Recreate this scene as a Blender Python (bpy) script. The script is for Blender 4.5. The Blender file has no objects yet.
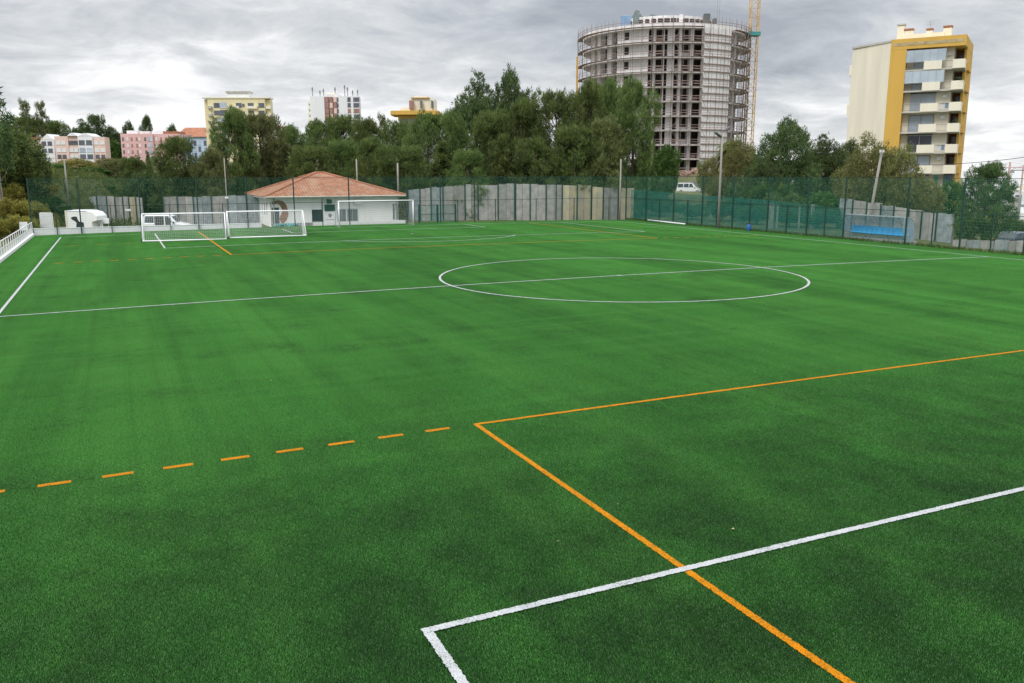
import bpy, math, random
import numpy as np
from mathutils import Vector, Matrix
random.seed(7)
S = bpy.context.scene
COL = S.collection
PI = math.pi
# ------------------------------------------------------------------ camera
CAM = (-23.0948, -37.3564, 5.3793)
YAW, PITCH, ROLL, FN = .4281, .1948, -.0014, .8369
CROWN, HW, HL = .185, 27.59, 45.02          # pitch crown height, half width, half length


def cam_axes():
    cy, sy, cp, sp = math.cos(YAW), math.sin(YAW), math.cos(PITCH), math.sin(PITCH)
    f = Vector((sy * cp, cy * cp, -sp)); r = Vector((cy, -sy, 0)); u = r.cross(f)
    c, s = math.cos(ROLL), math.sin(ROLL)
    return r * c + u * s, -r * s + u * c, f


R_, U_, F_ = cam_axes()
CV = Vector(CAM)


def ray(px, py):
    return F_ * FN + R_ * ((px - 512) / 1024) - U_ * ((py - 341.5) / 1024)


def at(px, py, dep):
    return CV + ray(px, py) * (dep / FN)


def zat(px, py, dep):
    return at(px, py, dep).z


def spot(px, dep):
    """plan position at depth dep on the vertical through px near the horizon, on the terrain"""
    p = at(px, 185, dep)
    for _ in range(6):
        z = ground_z(p.x, p.y)
        py = 341.5
        # pixel row of that ground point
        v = Vector((p.x, p.y, z)) - CV
        d = v.dot(F_)
        py = 341.5 - v.dot(U_) / d * FN * 1024
        p = at(px, py, dep)
    return Vector((p.x, p.y, ground_z(p.x, p.y)))


def zpix(p, py):
    """height of the point above plan position p that is seen on row py"""
    lo, hi = -80, 160
    for _ in range(44):
        m = (lo + hi) / 2
        v = Vector((p.x, p.y, m)) - CV
        if 341.5 - v.dot(U_) / v.dot(F_) * FN * 1024 > py: lo = m
        else: hi = m
    return (lo + hi) / 2


def on_y(px, py, Y):
    d = ray(px, py); t = (Y - CV.y) / d.y
    return CV + d * t


def on_x(px, py, X):
    d = ray(px, py); t = (X - CV.x) / d.x
    return CV + d * t


def unlean(px, row, base):
    """column at row 'base' of the vertical edge seen at column px on row 'row'"""
    vp = 341.5 + FN * 1024 / math.tan(PITCH)
    return 512 + (px - 512) * (vp - base) / (vp - row)


def sm(a, b, t):
    t = max(0, min(1, (t - a) / (b - a))); return t * t * (3 - 2 * t)


def ground_z(x, y):
    dx, dy = x - CAM[0], y - CAM[1]
    d = math.hypot(dx, dy); a = math.atan2(dx, dy)
    if abs(x) < 33.5 and -70 < y < 51.5: return -.25
    z = -.25
    e0 = -.125 + .10 * sm(95, 125, d)
    left = 1 - sm(e0, e0 + .07, a)
    mid = sm(e0, e0 + .07, a) * (1 - sm(.86, .95, a))
    right = sm(.86, .95, a)
    if dy < 0: left, mid, right = 0, 0, 1
    z += left * (5.0 * sm(84, 112, d) + 4 * sm(112, 330, d))
    z += mid * (.25 * sm(84, 90, d) + 2.0 * sm(104, 150, d) + 3.2 * sm(152, 190, d) + 4 * sm(190, 340, d))
    z += right * (-2.5 * sm(74, 130, d) - 55 * sm(120, 900, d))
    # a low yard behind the far wall on the left
    g = math.exp(-((a - .055) / .075) ** 2 - ((d - 92) / 9) ** 2)
    z -= .75 * g
    z += .25 * math.sin(x * .21 + 1.3) * math.sin(y * .17) * sm(88, 130, d)
    return z


def crown(x):
    return CROWN * (1 - (x / HW) ** 2)


# ------------------------------------------------------------------ bookkeeping
def tag(o, label=None, cat=None, group=None, kind=None):
    if label: o['label'] = label
    if cat: o['category'] = cat
    if group: o['group'] = group
    if kind: o['kind'] = kind
    return o


def empty(name, loc, label, cat, group=None, rz=0.0):
    o = bpy.data.objects.new(name, None); COL.objects.link(o)
    o.location = loc; o.rotation_euler = (0, 0, rz)
    o.empty_display_size = .3
    return tag(o, label, cat, group)


def kids(o):
    return [c for c in COL.objects if c.parent == o]


def copy_tree(o, parent=None):
    ch = kids(o)
    c = o.copy(); COL.objects.link(c)
    if parent: c.parent = parent
    for k in ch: copy_tree(k, c)
    return c


class MB:
    """collects boxes, bars and tubes into one mesh; off = the origin of the frame the shapes are given in"""
    def __init__(s, off=(0, 0, 0)):
        s.v, s.f, s.off = [], [], Vector(off)
        s.smooth = False

    def add(s, vs, fs):
        n = len(s.v); s.v += [tuple(Vector(v) - s.off) for v in vs]
        s.f += [tuple(i + n for i in f) for f in fs]; return s

    def box(s, x0, x1, y0, y1, z0, z1):
        vs = [(x, y, z) for z in (z0, z1) for y in (y0, y1) for x in (x0, x1)]
        return s.add(vs, [(0, 2, 3, 1), (4, 5, 7, 6), (0, 1, 5, 4), (2, 6, 7, 3), (0, 4, 6, 2), (1, 3, 7, 5)])

    def bar(s, a, b, w, h=None):
        """square bar from a to b"""
        a, b = Vector(a), Vector(b); d = b - a
        if d.length < 1e-6: return s
        d.normalize(); h = h or w
        up = Vector((0, 0, 1)) if abs(d.z) < .95 else Vector((0, 1, 0))
        r = d.cross(up).normalized() * (w / 2); u = r.cross(d).normalized() * (h / 2)
        vs = [p + q for p in (a, b) for q in (-r - u, r - u, r + u, -r + u)]
        return s.add(vs, [(0, 3, 2, 1), (4, 5, 6, 7), (0, 1, 5, 4), (1, 2, 6, 5), (2, 3, 7, 6), (3, 0, 4, 7)])

    def tube(s, pts, rad, n=8, cap=True):
        pts = [Vector(p) for p in pts]
        if not hasattr(rad, '__len__'): rad = [rad] * len(pts)
        rings = []
        pr = None
        for i, p in enumerate(pts):
            d = (pts[min(i + 1, len(pts) - 1)] - pts[max(i - 1, 0)]).normalized()
            if pr is None: pr = d.cross(Vector((.3, .9, .2)) if abs(d.y) < .9 else Vector((1, 0, 0))).normalized()
            pr = (pr - d * pr.dot(d)).normalized(); q = d.cross(pr)
            rings.append([p + (pr * math.cos(t) + q * math.sin(t)) * rad[i] for t in [2 * PI * k / n for k in range(n)]])
        vs = [v for r in rings for v in r]
        fs = [(i * n + k, i * n + (k + 1) % n, (i + 1) * n + (k + 1) % n, (i + 1) * n + k) for i in range(len(pts) - 1) for k in range(n)]
        if cap: fs += [tuple(range(n - 1, -1, -1)), tuple((len(pts) - 1) * n + k for k in range(n))]
        return s.add(vs, fs)

    def prism(s, poly, z0, z1):
        n = len(poly)
        vs = [(x, y, z0) for x, y in poly] + [(x, y, z1) for x, y in poly]
        return s.add(vs, [tuple(range(n - 1, -1, -1)), tuple(range(n, 2 * n))] + [(i, (i + 1) % n, n + (i + 1) % n, n + i) for i in range(n)])

    def plate(s, poly, t, nrm):
        """polygon of 3-D points thickened by t along nrm"""
        n = len(poly); k = Vector(nrm).normalized() * t
        vs = [Vector(p) for p in poly] + [Vector(p) + k for p in poly]
        return s.add(vs, [tuple(range(n - 1, -1, -1)), tuple(range(n, 2 * n))] + [(i, (i + 1) % n, n + (i + 1) % n, n + i) for i in range(n)])

    def arc(s, r0, r1, a0, a1, z0, z1, n=None):
        """ring sector: angle from -y towards +x"""
        n = n or max(2, int(abs(a1 - a0) / .09))
        vs, fs = [], []
        for i in range(n + 1):
            a = a0 + (a1 - a0) * i / n; sx, cy = math.sin(a), -math.cos(a)
            vs += [(r0 * sx, r0 * cy, z0), (r1 * sx, r1 * cy, z0), (r1 * sx, r1 * cy, z1), (r0 * sx, r0 * cy, z1)]
        for i in range(n):
            b = i * 4
            for k in range(4): fs.append((b + k, b + (k + 1) % 4, b + 4 + (k + 1) % 4, b + 4 + k))
        fs += [(3, 2, 1, 0), (4 * n, 4 * n + 1, 4 * n + 2, 4 * n + 3)]
        return s.add(vs, fs)

    def build(s, name, mat, parent=None, bevel=0, smooth=False, fix=True):
        me = bpy.data.meshes.new(name); me.from_pydata(s.v, [], s.f); me.validate()
        if fix and len(s.f) < 6000:
            import bmesh
            b = bmesh.new(); b.from_mesh(me); bmesh.ops.recalc_face_normals(b, faces=b.faces); b.to_mesh(me); b.free()
        me.materials.append(mat)
        o = bpy.data.objects.new(name, me); COL.objects.link(o)
        if parent: o.parent = parent
        if smooth: me.shade_smooth()
        if bevel:
            m = o.modifiers.new('bevel', 'BEVEL'); m.width = bevel; m.segments = 2; m.limit_method = 'ANGLE'
        return o


# ------------------------------------------------------------------ materials
def newmat(name):
    m = bpy.data.materials.new(name); m.use_nodes = True
    nt = m.node_tree; b = nt.nodes['Principled BSDF']
    return m, nt, b


def N(nt, kind, **kw):
    n = nt.nodes.new(kind)
    for k, v in kw.items():
        if k in n.inputs: n.inputs[k].default_value = v
        else: setattr(n, k, v)
    return n


def ramp(nt, stops):
    r = nt.nodes.new('ShaderNodeValToRGB'); e = r.color_ramp.elements
    while len(e) < len(stops): e.new(.5)
    for i, (p, c) in enumerate(stops):
        e[i].position = p; e[i].color = tuple(c) + (1,) if len(c) == 3 else c
    return r


def vary(c, k):
    return tuple(min(1, x * k) for x in c)


def mat(name, c, rough=.7, amt=.18, scale=3, metal=0, streak=False, bump=0, spec=.5, c2=None, objrand=0):
    """a surface colour with two scales of noise; streak = stains drawn out vertically"""
    m, nt, b = newmat(name); L = nt.links.new
    tc = N(nt, 'ShaderNodeTexCoord'); mp = N(nt, 'ShaderNodeMapping')
    L(tc.outputs['Object'], mp.inputs['Vector'])
    if streak: mp.inputs['Scale'].default_value = (1, 1, .12)
    n1 = N(nt, 'ShaderNodeTexNoise', Scale=scale, Detail=7.0, Roughness=.62)
    L(mp.outputs[0], n1.inputs['Vector'])
    r = ramp(nt, [(.28, vary(c2 or c, 1 - amt * (1.6 if not c2 else 0))), (.72, vary(c, 1 + amt * .5))])
    L(n1.outputs['Fac'], r.inputs[0])
    out = r.outputs[0]
    if objrand:
        oi = N(nt, 'ShaderNodeObjectInfo'); h = N(nt, 'ShaderNodeHueSaturation')
        mr = N(nt, 'ShaderNodeMapRange'); mr.inputs['To Min'].default_value = 1 - objrand; mr.inputs['To Max'].default_value = 1 + objrand
        L(oi.outputs['Random'], mr.inputs[0]); L(mr.outputs[0], h.inputs['Value']); L(out, h.inputs['Color']); out = h.outputs[0]
    L(out, b.inputs['Base Color'])
    b.inputs['Roughness'].default_value = rough; b.inputs['Metallic'].default_value = metal
    b.inputs['Specular IOR Level'].default_value = spec
    if bump:
        n2 = N(nt, 'ShaderNodeTexNoise', Scale=scale * 9, Detail=4.0); L(tc.outputs['Object'], n2.inputs['Vector'])
        bp = N(nt, 'ShaderNodeBump', Strength=bump, Distance=.05); L(n2.outputs['Fac'], bp.inputs['Height']); L(bp.outputs[0], b.inputs['Normal'])
    return m


def leaf_mat(name, c1, c2, c3, trans=.36, sc=7.0):
    m, nt, b = newmat(name); L = nt.links.new
    tc = N(nt, 'ShaderNodeTexCoord')
    n1 = N(nt, 'ShaderNodeTexNoise', Scale=sc, Detail=3.0); L(tc.outputs['Object'], n1.inputs['Vector'])
    r = ramp(nt, [(.3, c1), (.52, c2), (.74, c3)]); L(n1.outputs['Fac'], r.inputs[0])
    g = N(nt, 'ShaderNodeNewGeometry'); oi = N(nt, 'ShaderNodeObjectInfo')
    mr = N(nt, 'ShaderNodeMapRange'); mr.inputs['To Min'].default_value = .62; mr.inputs['To Max'].default_value = 1.4
    L(g.outputs['Random Per Island'], mr.inputs[0])
    hm = N(nt, 'ShaderNodeMapRange'); hm.inputs['To Min'].default_value = .484; hm.inputs['To Max'].default_value = .512
    L(oi.outputs['Random'], hm.inputs[0])
    vm = N(nt, 'ShaderNodeMapRange'); vm.inputs['To Min'].default_value = .82; vm.inputs['To Max'].default_value = 1.2
    L(oi.outputs['Random'], vm.inputs[0])
    mu = N(nt, 'ShaderNodeMath', operation='MULTIPLY'); L(mr.outputs[0], mu.inputs[0]); L(vm.outputs[0], mu.inputs[1])
    h = N(nt, 'ShaderNodeHueSaturation'); L(mu.outputs[0], h.inputs['Value']); L(hm.outputs[0], h.inputs['Hue']); L(r.outputs[0], h.inputs['Color'])
    L(h.outputs[0], b.inputs['Base Color']); b.inputs['Roughness'].default_value = .65; b.inputs['Specular IOR Level'].default_value = .25
    t = N(nt, 'ShaderNodeBsdfTranslucent'); L(h.outputs[0], t.inputs['Color'])
    mx = N(nt, 'ShaderNodeMixShader'); mx.inputs[0].default_value = trans
    L(b.outputs[0], mx.inputs[1]); L(t.outputs[0], mx.inputs[2]); L(mx.outputs[0], nt.nodes['Material Output'].inputs['Surface'])
    return m


def sheet_mat(name, c, opacity):
    """woven shade netting / clear plastic: part of the light goes straight through"""
    m, nt, b = newmat(name); L = nt.links.new
    b.inputs['Base Color'].default_value = c + (1,); b.inputs['Roughness'].default_value = .5
    t = N(nt, 'ShaderNodeBsdfTransparent'); mx = N(nt, 'ShaderNodeMixShader'); mx.inputs[0].default_value = opacity
    tc = N(nt, 'ShaderNodeTexCoord'); n = N(nt, 'ShaderNodeTexNoise', Scale=1.3, Detail=5.0); L(tc.outputs['Object'], n.inputs['Vector'])
    mr = N(nt, 'ShaderNodeMapRange'); mr.inputs['From Min'].default_value = .3; mr.inputs['From Max'].default_value = .7
    mr.inputs['To Min'].default_value = opacity - .1; mr.inputs['To Max'].default_value = min(1, opacity + .1)
    L(n.outputs['Fac'], mr.inputs[0]); L(mr.outputs[0], mx.inputs[0])
    L(t.outputs[0], mx.inputs[1]); L(b.outputs[0], mx.inputs[2]); L(mx.outputs[0], nt.nodes['Material Output'].inputs['Surface'])
    return m


def turf_mat():
    m, nt, b = newmat('artificial_turf'); L = nt.links.new
    tc = N(nt, 'ShaderNodeNewGeometry'); P = tc.outputs['Position']

    def noise(scale, detail=4.0, sx=1, sy=1, rough=.6, rz=0):
        mp = N(nt, 'ShaderNodeMapping'); mp.inputs['Scale'].default_value = (sx, sy, 1); mp.inputs['Rotation'].default_value = (0, 0, rz)
        L(P, mp.inputs['Vector'])
        n = N(nt, 'ShaderNodeTexNoise', Scale=scale, Detail=detail, Roughness=rough); L(mp.outputs[0], n.inputs['Vector']); return n.outputs['Fac']

    def mix(f, a, bb, lo=None, hi=None, mode='MIX'):
        if lo is not None:
            mr = N(nt, 'ShaderNodeMapRange', interpolation_type='SMOOTHSTEP'); mr.inputs['From Min'].default_value = lo; mr.inputs['From Max'].default_value = hi
            L(f, mr.inputs[0]); f = mr.outputs[0]
        x = N(nt, 'ShaderNodeMix', data_type='RGBA', blend_type=mode)
        if isinstance(f, (int, float)): x.inputs[0].default_value = f
        else: L(f, x.inputs[0])
        for sck, val in ((x.inputs[6], a), (x.inputs[7], bb)):
            if isinstance(val, tuple): sck.default_value = val + (1,)
            else: L(val, sck)
        return x.outputs[2]
    g = N(nt, 'ShaderNodeNewGeometry')
    fibre = mix(g.outputs['Random Per Island'], (.030, .160, .021), (.106, .425, .064))           # every fibre its own shade
    # the pile leans this way and that: broad soft patches and long bands a little lighter or darker
    c = mix(noise(.60, 6, 1, .35), fibre, mix(.5, fibre, (.110, .37, .060)), .36, .72)
    c = mix(noise(.17, 4, 1.6, .25), c, mix(.55, c, (.026, .140, .016)), .40, .68)
    c = mix(noise(.33, 3, 1.5, .10), c, mix(.45, c, (.115, .38, .062)), .46, .68)
    # rolls of carpet laid along the pitch, each of a slightly different shade
    sep = N(nt, 'ShaderNodeSeparateXYZ'); L(P, sep.inputs[0])
    dv = N(nt, 'ShaderNodeMath', operation='DIVIDE'); L(sep.outputs[0], dv.inputs[0]); dv.inputs[1].default_value = 4.0
    fl = N(nt, 'ShaderNodeMath', operation='FLOOR'); L(dv.outputs[0], fl.inputs[0])
    wn = N(nt, 'ShaderNodeTexWhiteNoise', noise_dimensions='1D'); L(fl.outputs[0], wn.inputs['W'])
    c = mix(wn.outputs['Value'], mix(.20, c, (.026, .14, .016)), mix(.20, c, (.125, .42, .065)))
    # long brush marks and the seams between the rolls
    c = mix(noise(.8, 3, 2.6, .035, .6), c, mix(.24, c, (.024, .125, .014)), .44, .74)
    c = mix(noise(.8, 3, .05, 1.7, .6, .03), c, mix(.22, c, (.13, .42, .08)), .46, .74)
    # black rubber crumb lying in the pile, brushed into streaks and blotches
    blot = noise(.45, 7, .8, 1.0, .66, .25)
    c = mix(blot, c, mix(.26, c, (.012, .045, .010)), .42, .82)
    sp = noise(6, 5, 1, 1, .7)
    ml = N(nt, 'ShaderNodeMath', operation='MULTIPLY'); L(blot, ml.inputs[0]); L(sp, ml.inputs[1])
    c = mix(ml.outputs[0], c, mix(.42, c, (.010, .034, .009)), .28, .44)
    st = noise(.9, 8, .30, 1.8, .66, -.1)
    c = mix(st, c, mix(.18, c, (.012, .045, .010)), .54, .80)
    st2 = noise(.9, 8, 2.4, .18, .68, .06)
    c = mix(st2, c, mix(.16, c, (.014, .06, .012)), .48, .80)
    # loose crumb, plus the near pile's darker shade painted in towards this end
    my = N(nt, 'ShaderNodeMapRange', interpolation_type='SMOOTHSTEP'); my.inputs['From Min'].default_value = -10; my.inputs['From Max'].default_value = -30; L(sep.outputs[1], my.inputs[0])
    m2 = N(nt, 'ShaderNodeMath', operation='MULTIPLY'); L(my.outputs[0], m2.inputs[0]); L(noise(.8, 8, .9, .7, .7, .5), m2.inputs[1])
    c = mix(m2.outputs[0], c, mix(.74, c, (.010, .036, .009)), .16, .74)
    L(c, b.inputs['Base Color'])
    b.inputs['Roughness'].default_value = .45; b.inputs['Specular IOR Level'].default_value = .5
    b.inputs['Sheen Weight'].default_value = 0; b.inputs['Sheen Roughness'].default_value = .4; b.inputs['Sheen Tint'].default_value = (.4, .9, .3, 1)
    t = N(nt, 'ShaderNodeBsdfTranslucent'); L(c, t.inputs['Color']); mxs = N(nt, 'ShaderNodeMixShader'); mxs.inputs[0].default_value = .3
    L(b.outputs[0], mxs.inputs[1]); L(t.outputs[0], mxs.inputs[2]); L(mxs.outputs[0], nt.nodes['Material Output'].inputs['Surface'])
    return m


def line_mat(name, c, dark):
    m, nt, b = newmat(name); L = nt.links.new
    tc = N(nt, 'ShaderNodeTexCoord')
    n = N(nt, 'ShaderNodeTexNoise', Scale=48.0, Detail=3.0); L(tc.outputs['Object'], n.inputs['Vector'])
    n2 = N(nt, 'ShaderNodeTexNoise', Scale=5.0, Detail=5.0); L(tc.outputs['Object'], n2.inputs['Vector'])
    ad = N(nt, 'ShaderNodeMath', operation='MULTIPLY_ADD'); L(n2.outputs['Fac'], ad.inputs[0]); ad.inputs[1].default_value = .45; L(n.outputs['Fac'], ad.inputs[2])
    r = ramp(nt, [(.50, dark), (.68, vary(c, .78)), (.90, c)]); L(ad.outputs[0], r.inputs[0])
    L(r.outputs[0], b.inputs['Base Color']); b.inputs['Roughness'].default_value = .8; b.inputs['Specular IOR Level'].default_value = .08
    bp = N(nt, 'ShaderNodeBump', Strength=.7, Distance=.02); L(n.outputs['Fac'], bp.inputs['Height']); L(bp.outputs[0], b.inputs['Normal'])
    return m


def tile_mat():
    m, nt, b = newmat('clay_roof_tiles'); L = nt.links.new
    tc = N(nt, 'ShaderNodeTexCoord'); mp = N(nt, 'ShaderNodeMapping'); L(tc.outputs['UV'], mp.inputs['Vector'])
    br = N(nt, 'ShaderNodeTexBrick'); L(mp.outputs[0], br.inputs['Vector'])
    br.offset = 0; br.inputs['Scale'].default_value = 1; br.inputs['Brick Width'].default_value = .30; br.inputs['Row Height'].default_value = .36
    br.inputs['Mortar Size'].default_value = .035; br.inputs['Mortar Smooth'].default_value = .6; br.inputs['Bias'].default_value = 0
    br.inputs['Color1'].default_value = (.43, .17, .078, 1); br.inputs['Color2'].default_value = (.28, .115, .058, 1); br.inputs['Mortar'].default_value = (.16, .07, .05, 1)
    n = N(nt, 'ShaderNodeTexNoise', Scale=.9, Detail=6.0); L(tc.outputs['Object'], n.inputs['Vector'])
    x = N(nt, 'ShaderNodeMix', data_type='RGBA'); r = ramp(nt, [(.45, (0, 0, 0)), (.75, (.45, .45, .45))]); L(n.outputs['Fac'], r.inputs[0]); L(r.outputs[0], x.inputs[0])
    L(br.outputs['Color'], x.inputs[6]); x.inputs[7].default_value = (.42, .33, .24, 1); L(x.outputs[2], b.inputs['Base Color'])
    b.inputs['Roughness'].default_value = .85
    w = N(nt, 'ShaderNodeTexWave', Scale=.3333 * 3.1416 * .333); w.bands_direction = 'X'
    bp = N(nt, 'ShaderNodeBump', Strength=.8, Distance=.06); L(br.outputs['Fac'], bp.inputs['Height']); bp.invert = True; L(bp.outputs[0], b.inputs['Normal'])
    return m


M = {}
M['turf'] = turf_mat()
M['infill'] = mat('rubber_infill', (.012, .032, .010), .95, .5, 14, spec=.1)
M['white_line'] = line_mat('white_line_fibre', (.49, .50, .51), (.15, .20, .16))
M['orange_line'] = line_mat('orange_line_fibre', (.62, .215, .004), (.22, .10, .010))
M['white_paint'] = mat('white_paint', (.80, .81, .82), .5, .08, 2)
M['white_wall'] = mat('white_render', (.87, .87, .86), .8, .06, 1.2, streak=True)
M['goal_white'] = mat('goal_white', (.82, .83, .84), .35, .05, 4)
M['net_white'] = mat('net_white', (.72, .74, .74), .8, .1, 4)
M['green_metal'] = mat('green_metal', (.012, .055, .042), .45, .25, 4)
M['green_net'] = mat('green_net', (.07, .30, .22), .7, .2, 1)
M['screen'] = sheet_mat('shade_netting', (.024, .165, .14), .36)
M['black'] = mat('black_plastic', (.02, .02, .022), .5, .2, 4)
M['dark_glass'] = mat('dark_glass', (.05, .065, .08), .15, .3, .6)
M['pale_glass'] = mat('pale_glass', (.46, .53, .60), .2, .15, .5, objrand=.25)
M['grey_glass'] = mat('grey_glass', (.16, .19, .20), .2, .2, .9)
M['concrete'] = mat('concrete', (.36, .36, .345), .9, .28, 1.4, streak=True, bump=.3)
M['panel'] = mat('weathered_panel', (.35, .335, .315), .9, .25, 1.7, bump=.3, objrand=.2, c2=(.22, .21, .205))
M['panel_blue'] = mat('weathered_panel_bluish', (.29, .315, .315), .9, .25, 1.7, bump=.3, objrand=.2, c2=(.15, .18, .195))
M['panel_yellow'] = mat('weathered_panel_ochre', (.46, .38, .215), .9, .25, 1.1, bump=.3, objrand=.2, c2=(.30, .285, .265))
M['pole'] = mat('concrete_pole', (.34, .32, .29), .9, .2, 2, streak=True)
M['tile'] = tile_mat()
M['bark'] = mat('bark', (.10, .075, .055), .95, .35, 5, bump=.5)
M['pale_bark'] = mat('pale_bark', (.22, .19, .15), .95, .3, 5, bump=.5)
M['sign_green'] = mat('sign_green', (.012, .075, .05), .5, .1, 3)
M['yellow'] = mat('ochre_render', (.63, .385, .08), .85, .1, .5, streak=True)
M['cream'] = mat('cream_render', (.80, .74, .60), .85, .10, .5, streak=True)
M['cream_light'] = mat('cream_parapet', (.80, .745, .61), .85, .07, .8, streak=True)
M['shaded_orange_render'] = mat('shaded_loggia_render', (.30, .13, .045), .85, .15, .6)  # loggia back wall, its recess shade put into the darker colour
M['balcony_slab'] = mat('balcony_slab', (.50, .48, .43), .85, .15, .8)
M['railing'] = mat('railing_grey', (.20, .21, .20), .5, .15, 3)
M['tower_white'] = mat('tower_white', (.80, .795, .79), .85, .12, .35, streak=True)
M['slab'] = mat('raw_slab', (.74, .71, .70), .9, .2, .6)
M['core'] = mat('shaded_interior', (.055, .045, .042), .95, .4, .6)  # near-black: shade inside the open floors put into the colour
M['brick'] = mat('hollow_brick', (.40, .27, .22), .95, .3, .9)
M['scaf'] = mat('scaffold_steel', (.27, .20, .185), .6, .3, 2)
M['plank'] = mat('scaffold_plank', (.36, .26, .23), .9, .3, 1.5)
M['crane'] = mat('crane_yellow', (.60, .36, .10), .55, .15, 1)
M['hazed_crane_red'] = mat('hazed_crane_red', (.60, .42, .41), .6, .15, 1)  # red paled to paint distance haze into the colour
M['teal'] = mat('teal_paint', (.05, .27, .26), .6, .15, 1)
M['blue_sheet'] = mat('blue_sheet', (.20, .33, .50), .6, .2, .8)
M['seat_blue'] = mat('seat_blue', (.05, .37, .70), .35, .08, 3)
M['poly'] = sheet_mat('clear_polycarbonate', (.36, .46, .54), .42)
M['alu'] = mat('aluminium', (.42, .44, .45), .4, .1, 3, metal=.3)
M['pale_yellow'] = mat('pale_yellow_render', (.72, .64, .40), .85, .09, .3, streak=True)
M['far_white'] = mat('far_white_render', (.74, .75, .77), .85, .07, .3, streak=True)
M['pink'] = mat('pink_render', (.68, .43, .41), .85, .09, .2, streak=True)
M['salmon'] = mat('salmon_render', (.72, .53, .46), .85, .08, .2, streak=True)
M['blue_render'] = mat('pale_blue_render', (.46, .58, .76), .85, .08, .3)
M['roof_red'] = mat('far_clay_roof', (.38, .16, .09), .9, .25, .6)
M['far_window'] = mat('far_window', (.13, .14, .17), .3, .35, .15)
M['shutter'] = mat('roller_shutter', (.70, .70, .70), .7, .1, .4)
M['rust_window'] = mat('red_shutter', (.36, .20, .17), .7, .2, .4)
M['car_white'] = mat('car_white', (.78, .79, .80), .22, .03, 1)
M['car_blue'] = mat('car_dark_blue', (.035, .05, .08), .25, .1, 1)
M['tyre'] = mat('tyre', (.02, .02, .02), .8, .2, 6)
M['lamp'] = mat('lamp_housing', (.10, .11, .11), .5, .1, 3)
M['lens_red'] = mat('rear_lamp', (.35, .02, .02), .2, .05, 3)
M['lens_clear'] = mat('headlamp', (.6, .62, .63), .1, .05, 3)
M['mural_brown'] = mat('mural_brown', (.34, .16, .09), .85, .5, 3, c2=(.12, .06, .035))
M['mural_dark'] = mat('mural_dark', (.025, .03, .035), .85, .3, 3)
M['mural_blue'] = mat('mural_teal', (.12, .27, .27), .85, .4, 2.5, c2=(.30, .33, .30))
M['ink'] = mat('sign_ink', (.25, .26, .27), .7, .1, 3)
M['leaf_pine'] = leaf_mat('pine_needles', (.062, .102, .028), (.118, .170, .048), (.200, .250, .074))
M['leaf_dark'] = leaf_mat('dark_leaves', (.044, .080, .027), (.082, .130, .043), (.140, .190, .062))
M['leaf_olive'] = leaf_mat('olive_leaves', (.11, .125, .042), (.175, .185, .062), (.25, .245, .09))
M['leaf_bright'] = leaf_mat('bright_leaves', (.036, .085, .016), (.066, .135, .026), (.105, .175, .038))
M['leaf_ochre'] = leaf_mat('ochre_scrub', (.18, .20, .04), (.30, .29, .06), (.40, .35, .09))
M['leaf_brown'] = leaf_mat('brownish_needles', (.092, .118, .040), (.150, .175, .062), (.21, .23, .085))
M['leaf_scrub'] = leaf_mat('scrub_leaves', (.14, .145, .036), (.23, .22, .05), (.31, .27, .07), sc=.35)
M['leaf_herb'] = leaf_mat('herb_leaves', (.07, .12, .032), (.12, .17, .048), (.19, .21, .07), sc=.35)
M['leaf_palm'] = leaf_mat('palm_fronds', (.07, .095, .024), (.13, .15, .04), (.21, .21, .065))
M['palm_dead'] = mat('dead_fronds', (.24, .17, .09), .95, .3, 3)


def ground_mat():
    m, nt, b = newmat('rough_ground'); L = nt.links.new
    tc = N(nt, 'ShaderNodeTexCoord'); P = tc.outputs['Object']
    n1 = N(nt, 'ShaderNodeTexNoise', Scale=.12, Detail=8.0, Roughness=.65); L(P, n1.inputs['Vector'])
    n2 = N(nt, 'ShaderNodeTexNoise', Scale=1.6, Detail=6.0, Roughness=.7); L(P, n2.inputs['Vector'])
    r1 = ramp(nt, [(.30, (.045, .075, .020)), (.48, (.085, .095, .028)), (.62, (.13, .115, .040)), (.78, (.24, .20, .13))]); L(n1.outputs['Fac'], r1.inputs[0])
    r2 = ramp(nt, [(.3, (.45, .5, .4)), (.7, (1.35, 1.3, 1.2))]); L(n2.outputs['Fac'], r2.inputs[0])
    x = N(nt, 'ShaderNodeMix', data_type='RGBA', blend_type='MULTIPLY'); x.inputs[0].default_value = 1
    L(r1.outputs[0], x.inputs[6]); L(r2.outputs[0], x.inputs[7]); L(x.outputs[2], b.inputs['Base Color'])
    b.inputs['Roughness'].default_value = .95
    bp = N(nt, 'ShaderNodeBump', Strength=.8, Distance=.3); L(n2.outputs['Fac'], bp.inputs['Height']); L(bp.outputs[0], b.inputs['Normal'])
    return m


# ------------------------------------------------------------------ the setting
def grid_mesh(name, xs, ys, zf, m):
    nx, ny = len(xs), len(ys)
    v = [(x, y, zf(x, y)) for y in ys for x in xs]
    f = [(j * nx + i, j * nx + i + 1, (j + 1) * nx + i + 1, (j + 1) * nx + i) for j in range(ny - 1) for i in range(nx - 1)]
    me = bpy.data.meshes.new(name); me.from_pydata(v, [], f); me.shade_smooth(); me.materials.append(m)
    o = bpy.data.objects.new(name, me); COL.objects.link(o); return o


def spread(lo, hi, core0, core1, step):
    out = list(np.arange(core0, core1 + .01, step)); s = step; x = core1
    while x < hi: s *= 1.22; x += s; out.append(min(x, hi))
    s = step; x = core0; pre = []
    while x > lo: s *= 1.22; x -= s; pre.append(max(x, lo))
    return sorted(set(round(float(a), 3) for a in pre[::-1] + out))


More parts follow.
